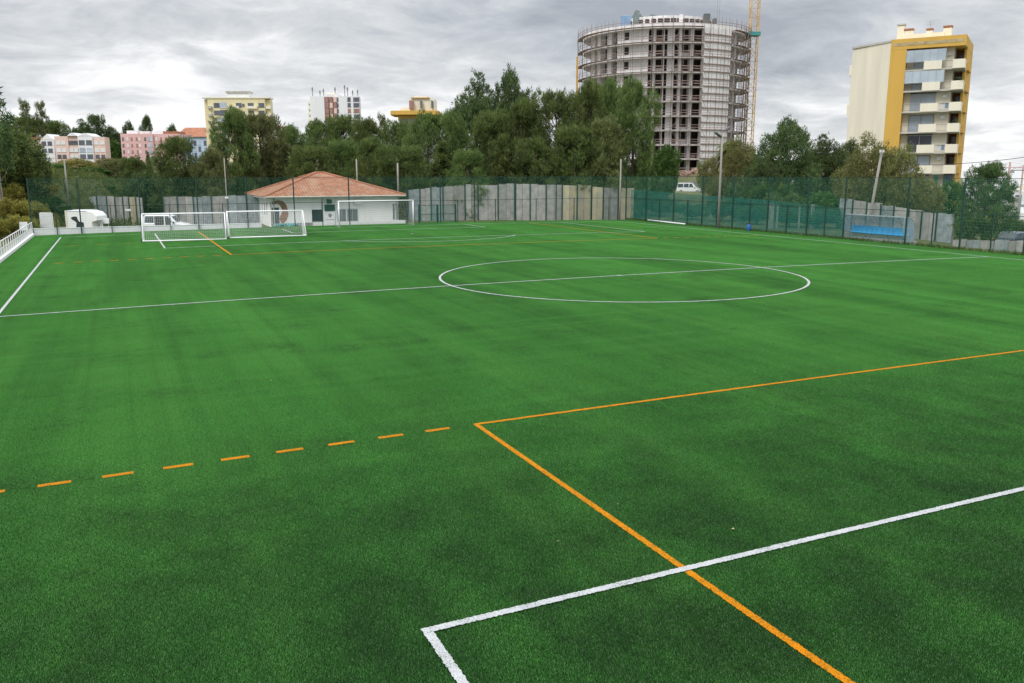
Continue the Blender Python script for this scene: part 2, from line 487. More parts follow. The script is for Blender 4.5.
tag(grid_mesh('ground', spread(-3000, 3000, -90, 130, 3), spread(-900, 4000, -75, 150, 3), ground_z, ground_mat()), kind='structure')
TX0, TX1, TY0, TY1 = -29.75, 31.35, -60, 49.3
tag(grid_mesh('turf', list(np.linspace(TX0, TX1, 62)), [TY0, -30, 0, 25, TY1], lambda x, y: crown(x), M['infill']), kind='structure')


def pile():
    """the standing fibres of the artificial turf: one square metre of blades, set out over the pitch by geometry nodes"""
    rng = np.random.default_rng(1)
    k = 92                                                     # fibres on a jittered grid, so that neighbouring squares join without a seam
    gx, gy = np.meshgrid(np.arange(k), np.arange(k)); n = k * k
    c = (np.stack([gx.ravel(), gy.ravel()], 1) + rng.random((n, 2)) * 1.5 - .25) / k
    b = np.concatenate([c - .5, np.full((n, 1), -.002)], 1)
    d = rng.normal(size=(n, 3)) * np.array([.42, .42, 0]) + np.array([.05, .16, 1]); d /= np.linalg.norm(d, axis=1)[:, None]
    h = .020 + .014 * rng.random((n, 1)); a = rng.random(n) * 6.283
    sd = np.stack([np.cos(a), np.sin(a), 0 * a], 1) * (.0034 + .0026 * rng.random((n, 1)))
    v = np.stack([b - sd, b + sd, b + d * h], 1).reshape(-1, 3)
    me = bpy.data.meshes.new('turf_blades'); k = n
    me.vertices.add(3 * k); me.vertices.foreach_set('co', v.astype(np.float32).ravel())
    me.loops.add(3 * k); me.loops.foreach_set('vertex_index', np.arange(3 * k, dtype=np.int32))
    me.polygons.add(k); me.polygons.foreach_set('loop_start', np.arange(0, 3 * k, 3, dtype=np.int32))
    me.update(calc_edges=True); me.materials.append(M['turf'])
    tile = bpy.data.objects.new('turf_blades', me)
    xs = np.arange(TX0 + .45, TX1 - .3, 1.0); ys = np.arange(TY0 + .5, TY1 - .4, 1.0)
    pm = bpy.data.meshes.new('turf_pile'); pm.from_pydata([(x, y, crown(x)) for y in ys for x in xs], [], [])
    o = bpy.data.objects.new('turf_pile', pm); COL.objects.link(o)
    ng = bpy.data.node_groups.new('turf_pile', 'GeometryNodeTree')
    ng.interface.new_socket('Geometry', in_out='INPUT', socket_type='NodeSocketGeometry'); ng.interface.new_socket('Geometry', in_out='OUTPUT', socket_type='NodeSocketGeometry')
    gi, go = ng.nodes.new('NodeGroupInput'), ng.nodes.new('NodeGroupOutput')
    ip, oi = ng.nodes.new('GeometryNodeInstanceOnPoints'), ng.nodes.new('GeometryNodeObjectInfo'); oi.inputs['Object'].default_value = tile; oi.inputs['As Instance'].default_value = True
    po, sx, mt, cx = ng.nodes.new('GeometryNodeInputPosition'), ng.nodes.new('ShaderNodeSeparateXYZ'), ng.nodes.new('ShaderNodeMath'), ng.nodes.new('ShaderNodeCombineXYZ')
    mt.operation = 'MULTIPLY'; mt.inputs[1].default_value = 2 * CROWN / HW ** 2          # lean with the slope of the crown
    ng.links.new(po.outputs[0], sx.inputs[0]); ng.links.new(sx.outputs[0], mt.inputs[0]); ng.links.new(mt.outputs[0], cx.inputs[1]); ng.links.new(cx.outputs[0], ip.inputs['Rotation'])
    ng.links.new(gi.outputs[0], ip.inputs['Points']); ng.links.new(oi.outputs['Geometry'], ip.inputs['Instance']); ng.links.new(ip.outputs[0], go.inputs[0])
    md = o.modifiers.new('turf_pile', 'NODES'); md.node_group = ng
    return tag(o, 'short green artificial grass covering the whole football pitch', 'grass', kind='stuff')


pile()


def line(name, pts, w, m, lift=.004, jit=.0085, closed=False):
    """a strip of line fibre following the crowned turf, with slightly ragged edges"""
    P = []
    for (a, b) in zip(pts[:-1], pts[1:]):
        dm = min(math.dist((a[0] + (b[0] - a[0]) * q / 20, a[1] + (b[1] - a[1]) * q / 20), CAM[:2]) for q in range(21))
        n = max(1, int(math.dist(a, b) / (.022 if dm < 14 else .07))) if dm < 45 else max(1, int(math.dist(a, b) / .5))
        P += [(a[0] + (b[0] - a[0]) * i / n, a[1] + (b[1] - a[1]) * i / n) for i in range(n)]
    P.append(pts[-1])
    v, f = [], []
    n = len(P)
    for i, p in enumerate(P):
        a, b = P[max(0, i - 1)], P[min(n - 1, i + 1)]
        if closed and i in (0, n - 1): a, b = P[-2], P[1]
        dx, dy = b[0] - a[0], b[1] - a[1]; l = math.hypot(dx, dy) or 1
        nx, ny = -dy / l, dx / l
        for s in (-1, 1):
            h = s * (w / 2 + random.uniform(-jit, jit))
            x, y = p[0] + nx * h, p[1] + ny * h
            v.append((x, y, crown(x) + lift + (.010 if math.dist((x, y), CAM[:2]) < 24 else .010 + .009 * sm(24, 40, math.dist((x, y), CAM[:2])))))
        if i: f.append((2 * i - 2, 2 * i - 1, 2 * i + 1, 2 * i))
    me = bpy.data.meshes.new(name); me.from_pydata(v, [], f); me.materials.append(m)
    o = bpy.data.objects.new(name, me); COL.objects.link(o)
    o['kind'] = 'structure'
    return o


def join_lines(name, parts):
    """several strips of one marking as one mesh"""
    v, f = [], []
    for o in parts:
        n = len(v); v += [tuple(q.co) for q in o.data.vertices]; f += [tuple(i + n for i in p.vertices) for p in o.data.polygons]
        m = o.data.materials[0]
    me = bpy.data.meshes.new(name); me.from_pydata(v, [], f); me.materials.append(m)
    for o in parts: bpy.data.objects.remove(o)
    o = bpy.data.objects.new(name, me); COL.objects.link(o); o['kind'] = 'structure'; return o


LW = .115
WL, OL = M['white_line'], M['orange_line']
PAW, PAD = 20.18, 16.46
YF = HL - PAD
line('touchline', [(-HW, -HL), (-HW, HL)], LW, WL, .008)
line('touchline', [(HW, -HL), (HW, HL)], LW, WL, .008)
line('goal_line', [(-HW, HL), (HW, HL)], LW, WL, .009)
line('goal_line', [(-HW, -HL), (HW, -HL)], LW, WL, .009)
line('halfway_line', [(-HW, 0), (HW, 0)], LW, WL, .010)
line('centre_circle', [(9.15 * math.sin(t), 9.15 * math.cos(t)) for t in np.linspace(0, 2 * PI, 121)], LW, WL, .012, closed=True)
line('centre_spot', [(-.12, 0), (.12, 0)], .24, WL, .014)
for s in (-1, 1):
    join_lines('penalty_area_marking', [line('l', [(-PAW, s * HL), (-PAW, s * (YF - LW / 2))], LW, WL, .013), line('l', [(PAW, s * HL), (PAW, s * (YF - LW / 2))], LW, WL, .013),
               line('l', [(-PAW - LW / 2, s * YF), (PAW + LW / 2, s * YF)], LW, WL, .016)])
    t0 = math.acos(5.5 / 9.15)
    line('penalty_arc', [(9.15 * math.sin(t), s * (HL - 11 - 9.15 * math.cos(t))) for t in np.linspace(-t0, t0, 41)], LW, WL, .018)
    join_lines('goal_area_marking', [line('l', [(-9.16, s * HL), (-9.16, s * (HL - 5.5))], LW, WL, .013), line('l', [(9.16, s * HL), (9.16, s * (HL - 5.5))], LW, WL, .013),
               line('l', [(-9.16, s * (HL - 5.5)), (9.16, s * (HL - 5.5))], LW, WL, .016)])
    line('penalty_spot', [(-.12, s * (HL - 11)), (.12, s * (HL - 11))], .24, WL, .014)
    XO, YO = 16.52, 21.10
    join_lines('orange_area_marking', [line('l', [(-XO, s * HL), (-XO, s * YO)], .108, OL, .005), line('l', [(XO, s * HL), (XO, s * YO)], .108, OL, .005),
               line('l', [(-XO - .05, s * YO), (XO + .05, s * YO)], .108, OL, .0065)])
    for q in (-1, 1):
        join_lines('orange_dashed_line', [line('l', [(q * (17.12 + 1.013 * k), s * YO), (q * (17.64 + 1.013 * k), s * YO)], .135, OL, .005, .004) for k in range(10)])
    join_lines('orange_dashed_line', [line('l', [(-26.8 + 2.0 * k, s * 34.9), (-25.8 + 2.0 * k, s * 34.9)], .08, OL, .005, .004) for k in range(27) if abs(-26.3 + 2 * k) > 17])

# ------------------------------------------------------------------ fences
FX0, FX1, FY = -30.0, 31.2, 49.45
FH = 4.95


def wires(mb, a, b, z0, z1, sv, sh, wv, wh):
    """woven wire between two posts"""
    a, b = Vector(a), Vector(b); d = b - a; l = d.length; d.normalize()
    nv = max(1, round(l / sv))
    for i in range(nv):
        p = a + d * (l * (i + .5) / nv)
        mb.bar((p.x, p.y, z0), (p.x, p.y, z1), wv)
    nh = max(1, round((z1 - z0) / sh))
    for i in range(nh + 1):
        z = z0 + (z1 - z0) * i / nh
        mb.bar((a.x, a.y, z), (b.x, b.y, z), wh)


def fence(label, P, short, screens=(), skip_short=(), z0=0):
    """5 m ball fence: tall posts, rigid mesh below, ball net above, short posts half way"""
    root = empty('ball_fence', (P[0][0], P[0][1], 0), label, 'fence')
    off = root.location
    for i, (x, y) in enumerate(P):
        m = MB(off); m.box(x - .05, x + .05, y - .05, y + .05, -.2, FH); m.box(x - .06, x + .06, y - .06, y + .06, FH, FH + .03); m.build('post', M['green_metal'], root)
    for i in range(len(P) - 1):
        a, b = P[i], P[i + 1]
        mb = MB(off); wires(mb, (a[0], a[1], 0), (b[0], b[1], 0), .05, 2.45, .11, .22, .0055, .006); mb.build('wire_panel', M['green_net'], root, fix=False)
        mb = MB(off); wires(mb, (a[0], a[1], 0), (b[0], b[1], 0), 2.5, FH - .03, .13, .13, .0055, .0055); mb.build('ball_net', M['green_net'], root, fix=False)
        m = MB(off); m.bar((a[0], a[1], FH - .02), (b[0], b[1], FH - .02), .035); m.build('top_rail', M['green_metal'], root)
        m = MB(off); m.bar((a[0], a[1], 2.47), (b[0], b[1], 2.47), .035); m.build('middle_rail', M['green_metal'], root)
        if i not in skip_short:
            c = ((a[0] + b[0]) / 2, (a[1] + b[1]) / 2)
            m = MB(off); m.box(c[0] - .035, c[0] + .035, c[1] - .035, c[1] + .035, -.2, 2.55); m.build('short_post', M['green_metal'], root)
    for (a, b, h) in screens:
        m = MB(off); d = (Vector(b) - Vector(a)).normalized(); n = Vector((d.y, -d.x, 0)) if False else Vector((d.y, -d.x)).to_3d()
        n = Vector((.09, 0, 0))
        m.plate([Vector((a[0], a[1], .04)) + n, Vector((b[0], b[1], .04)) + n, Vector((b[0], b[1], h[1])) + n, Vector((a[0], a[1], h[0])) + n], .012, n)
        m.build('shade_screen', M['screen'], root)
    return root


far_posts = [(x, FY) for x in (-30.0, -26.1, -21.1, -16.1, -11.6, -7.1, -1.6, 4.5, 8.2, 12.1, 17.0, 22.0, 26.6, 31.2)]
fence('tall green mesh fence across the far end of the pitch', far_posts, True, skip_short=(6, 7))
right_posts = [(FX1, y) for y in (49.5, 45.2, 39.9, 34.9, 30.1, 25.1, 20.1, 15.9, 9.7, 5.0, .2, -4.8, -9.8)]
fence('tall green mesh fence along the right touchline with teal shade netting', [(FX1, y - .1 if i == 0 else y) for i, y in enumerate([p[1] for p in right_posts])], True,
      screens=[((FX1, 48.6), (FX1, 35.0), (3.45, 3.08)), ((FX1, 34.95), (FX1, 25.15), (3.08, 2.86)), ((FX1, 25.05), (FX1, 16.0), (2.86, 2.40))], skip_short=(0, 7))

# low dark fence running away left beyond the corner
lf = empty('low_fence', (-30.3, 50.2, 0), 'low dark green rail fence on the scrub left of the white railing', 'fence')
for k in range(5):
    m = MB(lf.location); x = -31.0 - 2.4 * k; m.box(x - .035, x + .035, 50.17, 50.23, -.3, 1.55); m.build('post', M['green_metal'], lf)
for zz in (.8, 1.52): m = MB(lf.location); m.bar((-30.9, 50.2, zz), (-41, 50.2, zz), .045); m.build('rail', M['green_metal'], lf)

# kick wall at the far end
m = MB((-20, 49.9, 0)); m.box(-29.9, -10.3, 49.55, 49.75, -.6, .52); m.box(-29.92, -10.28, 49.52, 49.78, .52, .57)
tag(m.build('low_wall', M['white_wall']), 'long low white wall behind the far left fence', 'wall').location = (-20, 49.9, 0)

# white railing along the left touchline
RX = -29.95
rr = empty('white_railing', (RX, 30, 0), 'white metal railing on a low white kerb wall along the left touchline', 'railing')
m = MB(rr.location); m.box(RX - .1, RX + .1, 5, 49.3, -.4, .16); m.build('kerb', M['white_wall'], rr)
y = 48.9
while y > 5:
    m = MB(rr.location); m.tube([(RX, y, .2), (RX, y, 1.13)], .03, 8); m.build('post', M['white_paint'], rr)
    y -= 1.45
m = MB(rr.location); m.tube([(RX, 5, 1.14), (RX, 49.2, 1.14)], .035, 8); m.build('top_rail', M['white_paint'], rr)
m = MB(rr.location); m.tube([(RX, 5, .68), (RX, 49.2, .68)], .022, 8); m.build('middle_rail', M['white_paint'], rr)
yy = 49.0
while yy > 5: m = MB(rr.location); m.box(RX - .012, RX + .012, yy - .03, yy + .03, .16, .66); m.build('picket', M['white_paint'], rr); yy -= .48

# ------------------------------------------------------------------ goals
def net_grid(mb, A, B, C, D, s, w):
    """net over the quad A-B-C-D (AB bottom, DC top)"""
    A, B, C, D = map(Vector, (A, B, C, D))
    n = max(1, round((B - A).length / s)); k = max(1, round((D - A).length / s))
    sag = .0
    for i in range(n + 1): mb.bar(A.lerp(B, i / n), D.lerp(C, i / n), w)
    for j in range(k + 1): mb.bar(A.lerp(D, j / k), B.lerp(C, j / k), w)


def goal_small(px_a, px_b, label):
    """portable goal seen from behind: mouth towards the far end, ground bar nearest to us"""
    A = on_ground(*px_a); B = on_ground(*px_b)
    d = (B - A); w = d.length; ang = math.atan2(d.y, d.x)
    z0 = crown((A.x + B.x) / 2)
    root = empty('portable_goal', ((A.x + B.x) / 2, (A.y + B.y) / 2, z0), label, 'goal', 'portable goals side by side', ang)
    h, dp = 2.08, 1.55; r = .05; x = w / 2; fy = dp; ty = dp - .18     # local y: 0 = rear ground bar
    m = MB(); m.tube([(-x, 0, r), (x, 0, r)], .055, 10); m.build('ground_bar', M['goal_white'], root, smooth=True)
    m = MB(); m.tube([(-x, fy, h), (x, fy, h)], .055, 10); m.build('crossbar', M['goal_white'], root, smooth=True)
    for s in (-1, 1):
        m = MB(); m.tube([(s * x, fy, 0), (s * x, fy, h)], .055, 10); m.build('post', M['goal_white'], root, smooth=True)
        m = MB(); m.tube([(s * x, 0, r), (s * x, fy, r)], .045, 8); m.build('side_bar', M['goal_white'], root, smooth=True)
        m = MB(); m.tube([(s * x, 0, r), (s * x, fy - .35, h - .02), (s * x, fy, h)], .04, 8); m.build('rear_stay', M['goal_white'], root, smooth=True)
    m = MB(); m.tube([(-x - .1, .12, .12), (-x - .02, .12, .12)], .12, 12); m.build('wheel', M['black'], root)
    m = MB()
    net_grid(m, (-x, .02, .08), (x, .02, .08), (x, fy - .35, h - .04), (-x, fy - .35, h - .04), .14, .007)
    net_grid(m, (-x, fy - .35, h - .04), (x, fy - .35, h - .04), (x, fy, h), (-x, fy, h), .14, .007)
    for s in (-1, 1): net_grid(m, (s * x, .05, .08), (s * x, fy, .08), (s * x, fy, h), (s * x, fy - .35, h - .04), .14, .007)
    m.build('net', M['net_white'], root, fix=False)


def on_ground(px, py):
    d = ray(px, py); t = -CV.z / d.z; p = CV + d * t
    for _ in range(8): t = (crown(p.x) - CV.z) / d.z; p = CV + d * t
    return p


goal_small((142.8, 242.2), (226.3, 239.4), 'left one of the two white portable goals, black wheel at its left foot')
goal_small((230.0, 238.6), (306.3, 235.9), 'right one of the two white portable goals, nearer the clubhouse')
g = empty('full_size_goal', (0, HL, .18), 'white full size goal on the far goal line before the clubhouse', 'goal')
for s in (-1, 1):
    m = MB(); m.tube([(s * 3.72, 0, -.05), (s * 3.72, 0, 2.5)], .06, 12); m.build('post', M['goal_white'], g, smooth=True)
    m = MB(); m.tube([(s * 3.72, 0, 2.48), (s * 3.72, .9, 2.42), (s * 3.72, 1.9, 0)], .022, 8); m.build('net_support', M['goal_white'], g, smooth=True)
m = MB(); m.tube([(-3.78, 0, 2.5), (3.78, 0, 2.5)], .06, 12); m.build('crossbar', M['goal_white'], g, smooth=True)
m = MB(); net_grid(m, (-3.7, 1.9, 0), (3.7, 1.9, 0), (3.7, .9, 2.42), (-3.7, .9, 2.42), .16, .005); net_grid(m, (-3.7, .9, 2.42), (3.7, .9, 2.42), (3.7, 0, 2.5), (-3.7, 0, 2.5), .16, .005)
for s in (-1, 1): net_grid(m, (s * 3.7, 0, 0), (s * 3.7, 1.9, 0), (s * 3.7, .9, 2.42), (s * 3.7, 0, 2.48), .16, .005)
m.build('net', M['net_white'], g, fix=False)

# ------------------------------------------------------------------ clubhouse
CY = 53.4
cl = empty('clubhouse', (-2, CY + 4, -.1), 'low white clubhouse with an orange hipped tile roof behind the far fence', 'clubhouse')
co = cl.location
cx0, cx1, cy0, cy1 = on_y(271, 205, CY).x, on_y(398, 205, CY).x, CY, CY + 12.6
ze = zat(330, 196.5, 88.5)
m = MB(co); m.box(cx0, cx1, cy0, cy1, -.5, ze - .12); m.build('wall', M['white_wall'], cl)
m = MB(co); e = .62; m.box(cx0 - e, cx1 + e, cy0 - e, cy1 + e, ze - .16, ze + .02); m.build('eaves', M['white_paint'], cl)
# hipped roof
rx0, rx1, ry0, ry1 = cx0 - e - .12, cx1 + e + .12, cy0 - e - .12, cy1 + e + .12
za = zpix(Vector(((rx0 + rx1) / 2 - .3, (ry0 + ry1) / 2, 0)), 172.8)
ax0, ax1, ay = (rx0 + rx1) / 2 - .7, (rx0 + rx1) / 2 + .2, (ry0 + ry1) / 2
zb = ze + .03
vs = [Vector(p) - co for p in ((rx0, ry0, zb), (rx1, ry0, zb), (rx1, ry1, zb), (rx0, ry1, zb), (ax0, ay, za), (ax1, ay, za))]
fs = [(0, 1, 5, 4), (1, 2, 5), (2, 3, 4, 5), (3, 0, 4), (3, 2, 1, 0)]
me = bpy.data.meshes.new('roof'); me.from_pydata([tuple(v) for v in vs], [], fs); me.materials.append(M['tile'])
uv = me.uv_layers.new(name='UVMap')
for p in me.polygons:
    n = p.normal
    hz = Vector((-n.y, n.x, 0)); hz = hz.normalized() if hz.length > .01 else Vector((1, 0, 0)); upv = n.cross(hz)
    for li in p.loop_indices:
        c = me.vertices[me.loops[li].vertex_index].co; uv.data[li].uv = (c.dot(hz), c.dot(upv))
ro = bpy.data.objects.new('roof', me); COL.objects.link(ro); ro.parent = cl
m = MB(co)
for a, b in ((0, 4), (1, 5), (2, 5), (3, 4), (4, 5)):
    pa, pb = vs[a] + co, vs[b] + co; m.tube([pa + Vector((0, 0, .03)), pb + Vector((0, 0, .03))], .11, 8)
m.build('ridge_tile', M['roof_red'], ro)


def on_front(name, px0, px1, py0, py1, t, mt, parent=cl, y=CY, bevel=0):
    a, b = on_y(px0, py1, y), on_y(px1, py0, y)
    m = MB(co); m.box(a.x, b.x, y - t, y + .05, a.z, b.z)
    return m.build(name, mt, parent, bevel), a, b


for (p0, p1, q0, q1, mt, nm) in ((313, 321.2, 210.2, 221.5, 'dark_glass', 'door'), (338.2, 345.2, 209.6, 221.3, 'grey_glass', 'window'), (348.0, 357.0, 209.3, 220.9, 'grey_glass', 'window')):
    o, a, b = on_front(nm, p0, p1, q0, q1, .03, M[mt])
    m = MB(co)
    for (x0, x1, z0, z1) in ((a.x - .07, a.x, a.z, b.z + .07), (b.x, b.x + .07, a.z, b.z + .07), (a.x, b.x, b.z, b.z + .07), ((a.x + b.x) / 2 - .025, (a.x + b.x) / 2 + .025, a.z, b.z)):
        m.box(x0, x1, CY - .06, CY + .02, z0, z1)
    m.build('frame', M['alu'] if nm == 'window' else M['black'], o)
    m = MB(co); m.box(a.x - .1, b.x + .1, CY - .12, CY + .02, a.z - .07, a.z - .005); m.build('sill', M['concrete'], o)
# shutter louvres at the right hand end
a, b = on_y(392.5, 219.5, CY), on_y(406, 203.5, CY)
lv = MB(co); lv.box(a.x, cx1 - .05, CY - .02, CY + .04, a.z, b.z); lo = lv.build('window', M['grey_glass'], cl)
m = MB(co)
k = a.x
while k < cx1 - .1: m.box(k - .045, k + .045, CY - .07, CY - .022, a.z - .04, b.z + .04); k += .3
m.build('window_bars', M['white_paint'], lo)
m = MB(co); m.box(cx1 + .003, cx1 + .03, CY + .5, CY + 5, a.z, b.z); m.build('window', M['grey_glass'], cl)
# left side: a row of narrow windows and a dark door opening under the painted arch
for k in range(6):
    yk = CY + 2.2 + k * 1.6
    m = MB(co); m.box(cx0 - .03, cx0 + .03, yk, yk + .55, 1.05, 2.25); w = m.build('window', M['grey_glass'], cl)
    m = MB(co); m.box(cx0 - .06, cx0, yk - .05, yk, 1.0, 2.3); m.box(cx0 - .06, cx0, yk + .55, yk + .6, 1.0, 2.3); m.build('frame', M['white_paint'], w)
on_front('door', 272.6, 278.8, 207.5, 223.5, .03, M['dark_glass'])
# brown painted arch on the wall: a flat curved shape with real thickness
pts_o = [(271.5, 201.5), (278, 200.2), (283, 201.2), (286, 204.5), (287.6, 209), (288.3, 215), (286.5, 220.5), (283, 223.5)]
pts_i = [(272.5, 204.6), (277.5, 203.7), (280, 205.4), (281.6, 208.5), (282.3, 212), (280.2, 216), (279.6, 219.5), (281, 223)]
m = MB(co)
for i in range(len(pts_o) - 1):
    q = [on_y(*pts_i[i], CY), on_y(*pts_i[i + 1], CY), on_y(*pts_o[i + 1], CY), on_y(*pts_o[i], CY)]
    m.plate([p + Vector((0, -.002, 0)) for p in q], .03, (0, -1, 0))
m.build('painted_arch', M['mural_brown'], cl)
m = MB(co); m.tube([(rx0, ry0 - .05, ze - .02), (rx1, ry0 - .05, ze - .02)], .07, 8); m.build('gutter', M['balcony_slab'], cl)
for xx in (cx0 + .25, cx0 + 5.2, cx1 - .2):
    m = MB(co); m.tube([(xx, ry0 - .02, ze - .08), (xx, CY - .06, ze - .45), (xx, CY - .06, -.3)], .045, 8); m.build('downpipe', M['balcony_slab'], cl)
m = MB(co); m.box(cx0 + 8.6, cx0 + 9.4, CY - .32, CY - .01, 2.1, 2.62); m.build('air_conditioner', M['white_paint'], cl, .02)
m = MB(co); m.box(cx0, cx1, CY - .018, CY + .01, -.4, .28); m.build('plinth', M['concrete'], cl)
# sign boards
o, a, b = on_front('notice_box', 324.6, 334.6, 204.4, 211.0, .10, M['sign_green'], bevel=.01)
o, a, b = on_front('wall_lamp', 326.6, 331.4, 199.4, 203.4, .16, M['sign_green'], bevel=.01)
o, a, b = on_front('notice_board', 323.6, 336.4, 211.6, 222.2, .05, M['white_paint'], bevel=.01)
bd = o; cxm = (a.x + b.x) / 2; hh = b.z - a.z
m = MB(co)                                      # small grey crest and a line of lettering under it
zc = a.z + hh * .62; Y0 = CY - .052
m.plate([(cxm - .17, Y0, zc + .2), (cxm + .17, Y0, zc + .2), (cxm + .17, Y0, zc - .02), (cxm + .09, Y0, zc - .15), (cxm, Y0, zc - .21), (cxm - .09, Y0, zc - .15), (cxm - .17, Y0, zc - .02)], .006, (0, -1, 0))
m.build('crest', M['ink'], bd)
m = MB(co)
zl = a.z + hh * .2; k = cxm - .42
rl = random.Random(3)
while k < cxm + .42:
    wv = rl.uniform(.035, .07); m.box(k, k + wv, Y0 - .006, Y0, zl, zl + rl.choice((.07, .09, .09))); k += wv + .025
m.build('lettering', M['ink'], bd)
# low wall, pipe rail and drain in front
m = MB(); a, b = on_y(313, 226, 51.0), on_y(405, 223, 51.0)
m.box(a.x, b.x, 50.85, 51.05, -.5, .42)
lw = m.build('low_wall', M['white_wall']); tag(lw, 'short low white wall directly in front of the clubhouse', 'wall')
# heap of teal netting lying on the ground at the corner
m = MB(); c = Vector((on_y(286, 226, 50.6).x, 50.6, 0)); rl = random.Random(5)
for k in range(9):
    a = rl.uniform(0, 6.28); p = c + Vector((rl.uniform(-.9, .9), rl.uniform(-.15, .15), 0))
    pts = [p + Vector((.5 * math.cos(a + t) * (1 - t * .1), .22 * math.sin(a + t), .10 + .22 * math.sin(t * 1.1) ** 2)) for t in np.linspace(0, 4.2, 9)]
    m.tube(pts, [.05, .09, .11, .12, .12, .12, .11, .09, .05], 6)
tag(m.build('rolled_net', M['teal'], smooth=True), 'rolled up teal net heaped on the ground at the left corner of the clubhouse', 'net')

# ------------------------------------------------------------------ boundary walls of weathered panels


def wall_run(label, segs, deps, name='panel_wall', mats=('panel',), ext=.6, posts=True, label_parts=None):
    """segs: list of (px, top row, base row); each pair makes one panel"""
    first = at(segs[0][0], segs[0][2], deps[0])
    root = empty(name, first, label, 'wall')
    n = len(segs) - 1; wr = random.Random(len(label))
    for i in range(n):
        d0 = deps[0] + (deps[1] - deps[0]) * i / n; d1 = deps[0] + (deps[1] - deps[0]) * (i + 1) / n
        (p0, t0, b0), (p1, t1, b1) = segs[i], segs[i + 1]
        A, B = at(p0, (t0 + b0) / 2, d0), at(p1, (t0 + b0) / 2, d1)
        dr = (B - A); dr.z = 0; dr.normalize(); nn = Vector((dr.y, -dr.x, 0))
        za0, za1 = zpix(A, b0) - ext, zpix(A, t0)
        zb0, zb1 = zpix(B, b1) - ext, zpix(B, t0 + (t1 - t0) * .6)
        A2, B2 = A + dr * .04, B - dr * .04
        mt = mats[i % len(mats)] if isinstance(mats, tuple) else mats[i]
        for h0, h1 in ((0, .49), (.51, 1)):
            la = lambda u, v, t: u + (v - u) * t
            P0, P1 = A2.lerp(B2, h0), A2.lerp(B2, h1); dz = wr.uniform(-.07, .07)
            m = MB(root.location)
            m.plate([(P0.x, P0.y, la(za0, zb0, h0)), (P1.x, P1.y, la(za0, zb0, h1)), (P1.x, P1.y, la(za1, zb1, h1) + dz), (P0.x, P0.y, la(za1, zb1, h0) + dz)], .12 + wr.uniform(0, .04), -nn)
            m.build('panel', M[mt], root)
        if posts:
            m = MB(root.location); q = A + nn * .06; m.box(q.x - .05, q.x + .05, q.y - .05, q.y + .05, za0, za1 + .12); m.build('post', M['green_metal'], root)
    return root


T = [(408, 190.5), (420, 188.5), (431, 187.5), (443, 186.2), (465, 184.6), (478, 184.9), (498, 184.2), (514.5, 183.8), (530, 184.5), (546, 184.9), (562, 185.2), (577, 184.8), (591, 186.6), (603, 187.2), (618, 188.3), (634, 188.9)]
wall_run('long wall of tall weathered grey and ochre panels under the pines behind the far fence', [(p, t, 222 - (p - 408) * .011) for p, t in T], (97, 101),
         mats=['panel_blue', 'panel', 'panel_blue', 'panel', 'panel', 'panel', 'panel', 'panel', 'panel', 'panel', 'panel_yellow', 'panel_yellow', 'panel_yellow', 'panel', 'panel_yellow'])
wall_run('weathered grey panel wall behind the white van, between van and clubhouse', [(164, 196.5, 231), (178, 196.8, 230), (194, 196.6, 230), (212, 196.3, 230), (228, 196, 229), (247, 195.5, 229), (262, 195, 229)], (92, 95),
         mats=['panel', 'panel', 'panel_blue', 'panel', 'panel_blue', 'panel_blue'])
wall_run('panel wall of pale and ochre boards left of the gap by the white van', [(108, 196.6, 229), (116, 196.9, 229), (124, 197.2, 230), (130, 197.2, 230), (137, 197.5, 230), (143, 197.6, 230)], (92, 91),
         mats=['panel', 'panel', 'panel', 'panel_yellow', 'panel'])
wall_run('bluish panel wall running away uphill behind the white kiosk', [(108, 196.6, 226), (98, 196.3, 223), (89, 196.8, 220.5), (80, 198.2, 218), (72, 200.4, 216), (65, 202.5, 214.5), (58, 204.5, 213)][::-1], (112, 95), mats=('panel_blue',))
# right of the bench: stepped grey blocks
wall_run('stepped grey concrete block wall behind the team bench shelter', [(838, 199, 241), (852, 200.5, 242), (866, 202.5, 243.5), (880, 205, 245), (893, 207, 246.5), (908, 209, 247.5), (921, 212.5, 249), (936, 213.5, 250), (952, 214.5, 251)], (84, 69),
         name='block_wall', mats=['panel_blue', 'panel', 'panel', 'panel_blue', 'panel', 'panel', 'panel', 'panel_blue'])
wall_run('low grey wall with vertical grooves beside the rightmost pine', [(952, 240, 250), (966, 240, 251), (980, 240.2, 252), (994, 240.6, 253), (1008, 241, 254.5), (1024, 241.5, 256), (1042, 242, 258)], (66, 60), name='block_wall', mats=('panel', 'panel_blue'), posts=False)
wall_run('pale stepped wall up the slope left of the olive tree', [(790, 180.5, 196), (803, 180.8, 196), (814, 181.5, 196), (825, 184.8, 197), (838, 188.5, 198), (846, 190, 199)], (112, 106), name='block_wall', mats=('concrete',), posts=False)
wall_run('long grey retaining wall beyond the pale van', [(636, 183, 190), (655, 182.5, 190), (676, 182, 191), (700, 181, 192), (724, 180.5, 192), (748, 180, 192)], (158, 150), name='retaining_wall', mats=('panel', 'concrete'), posts=False)

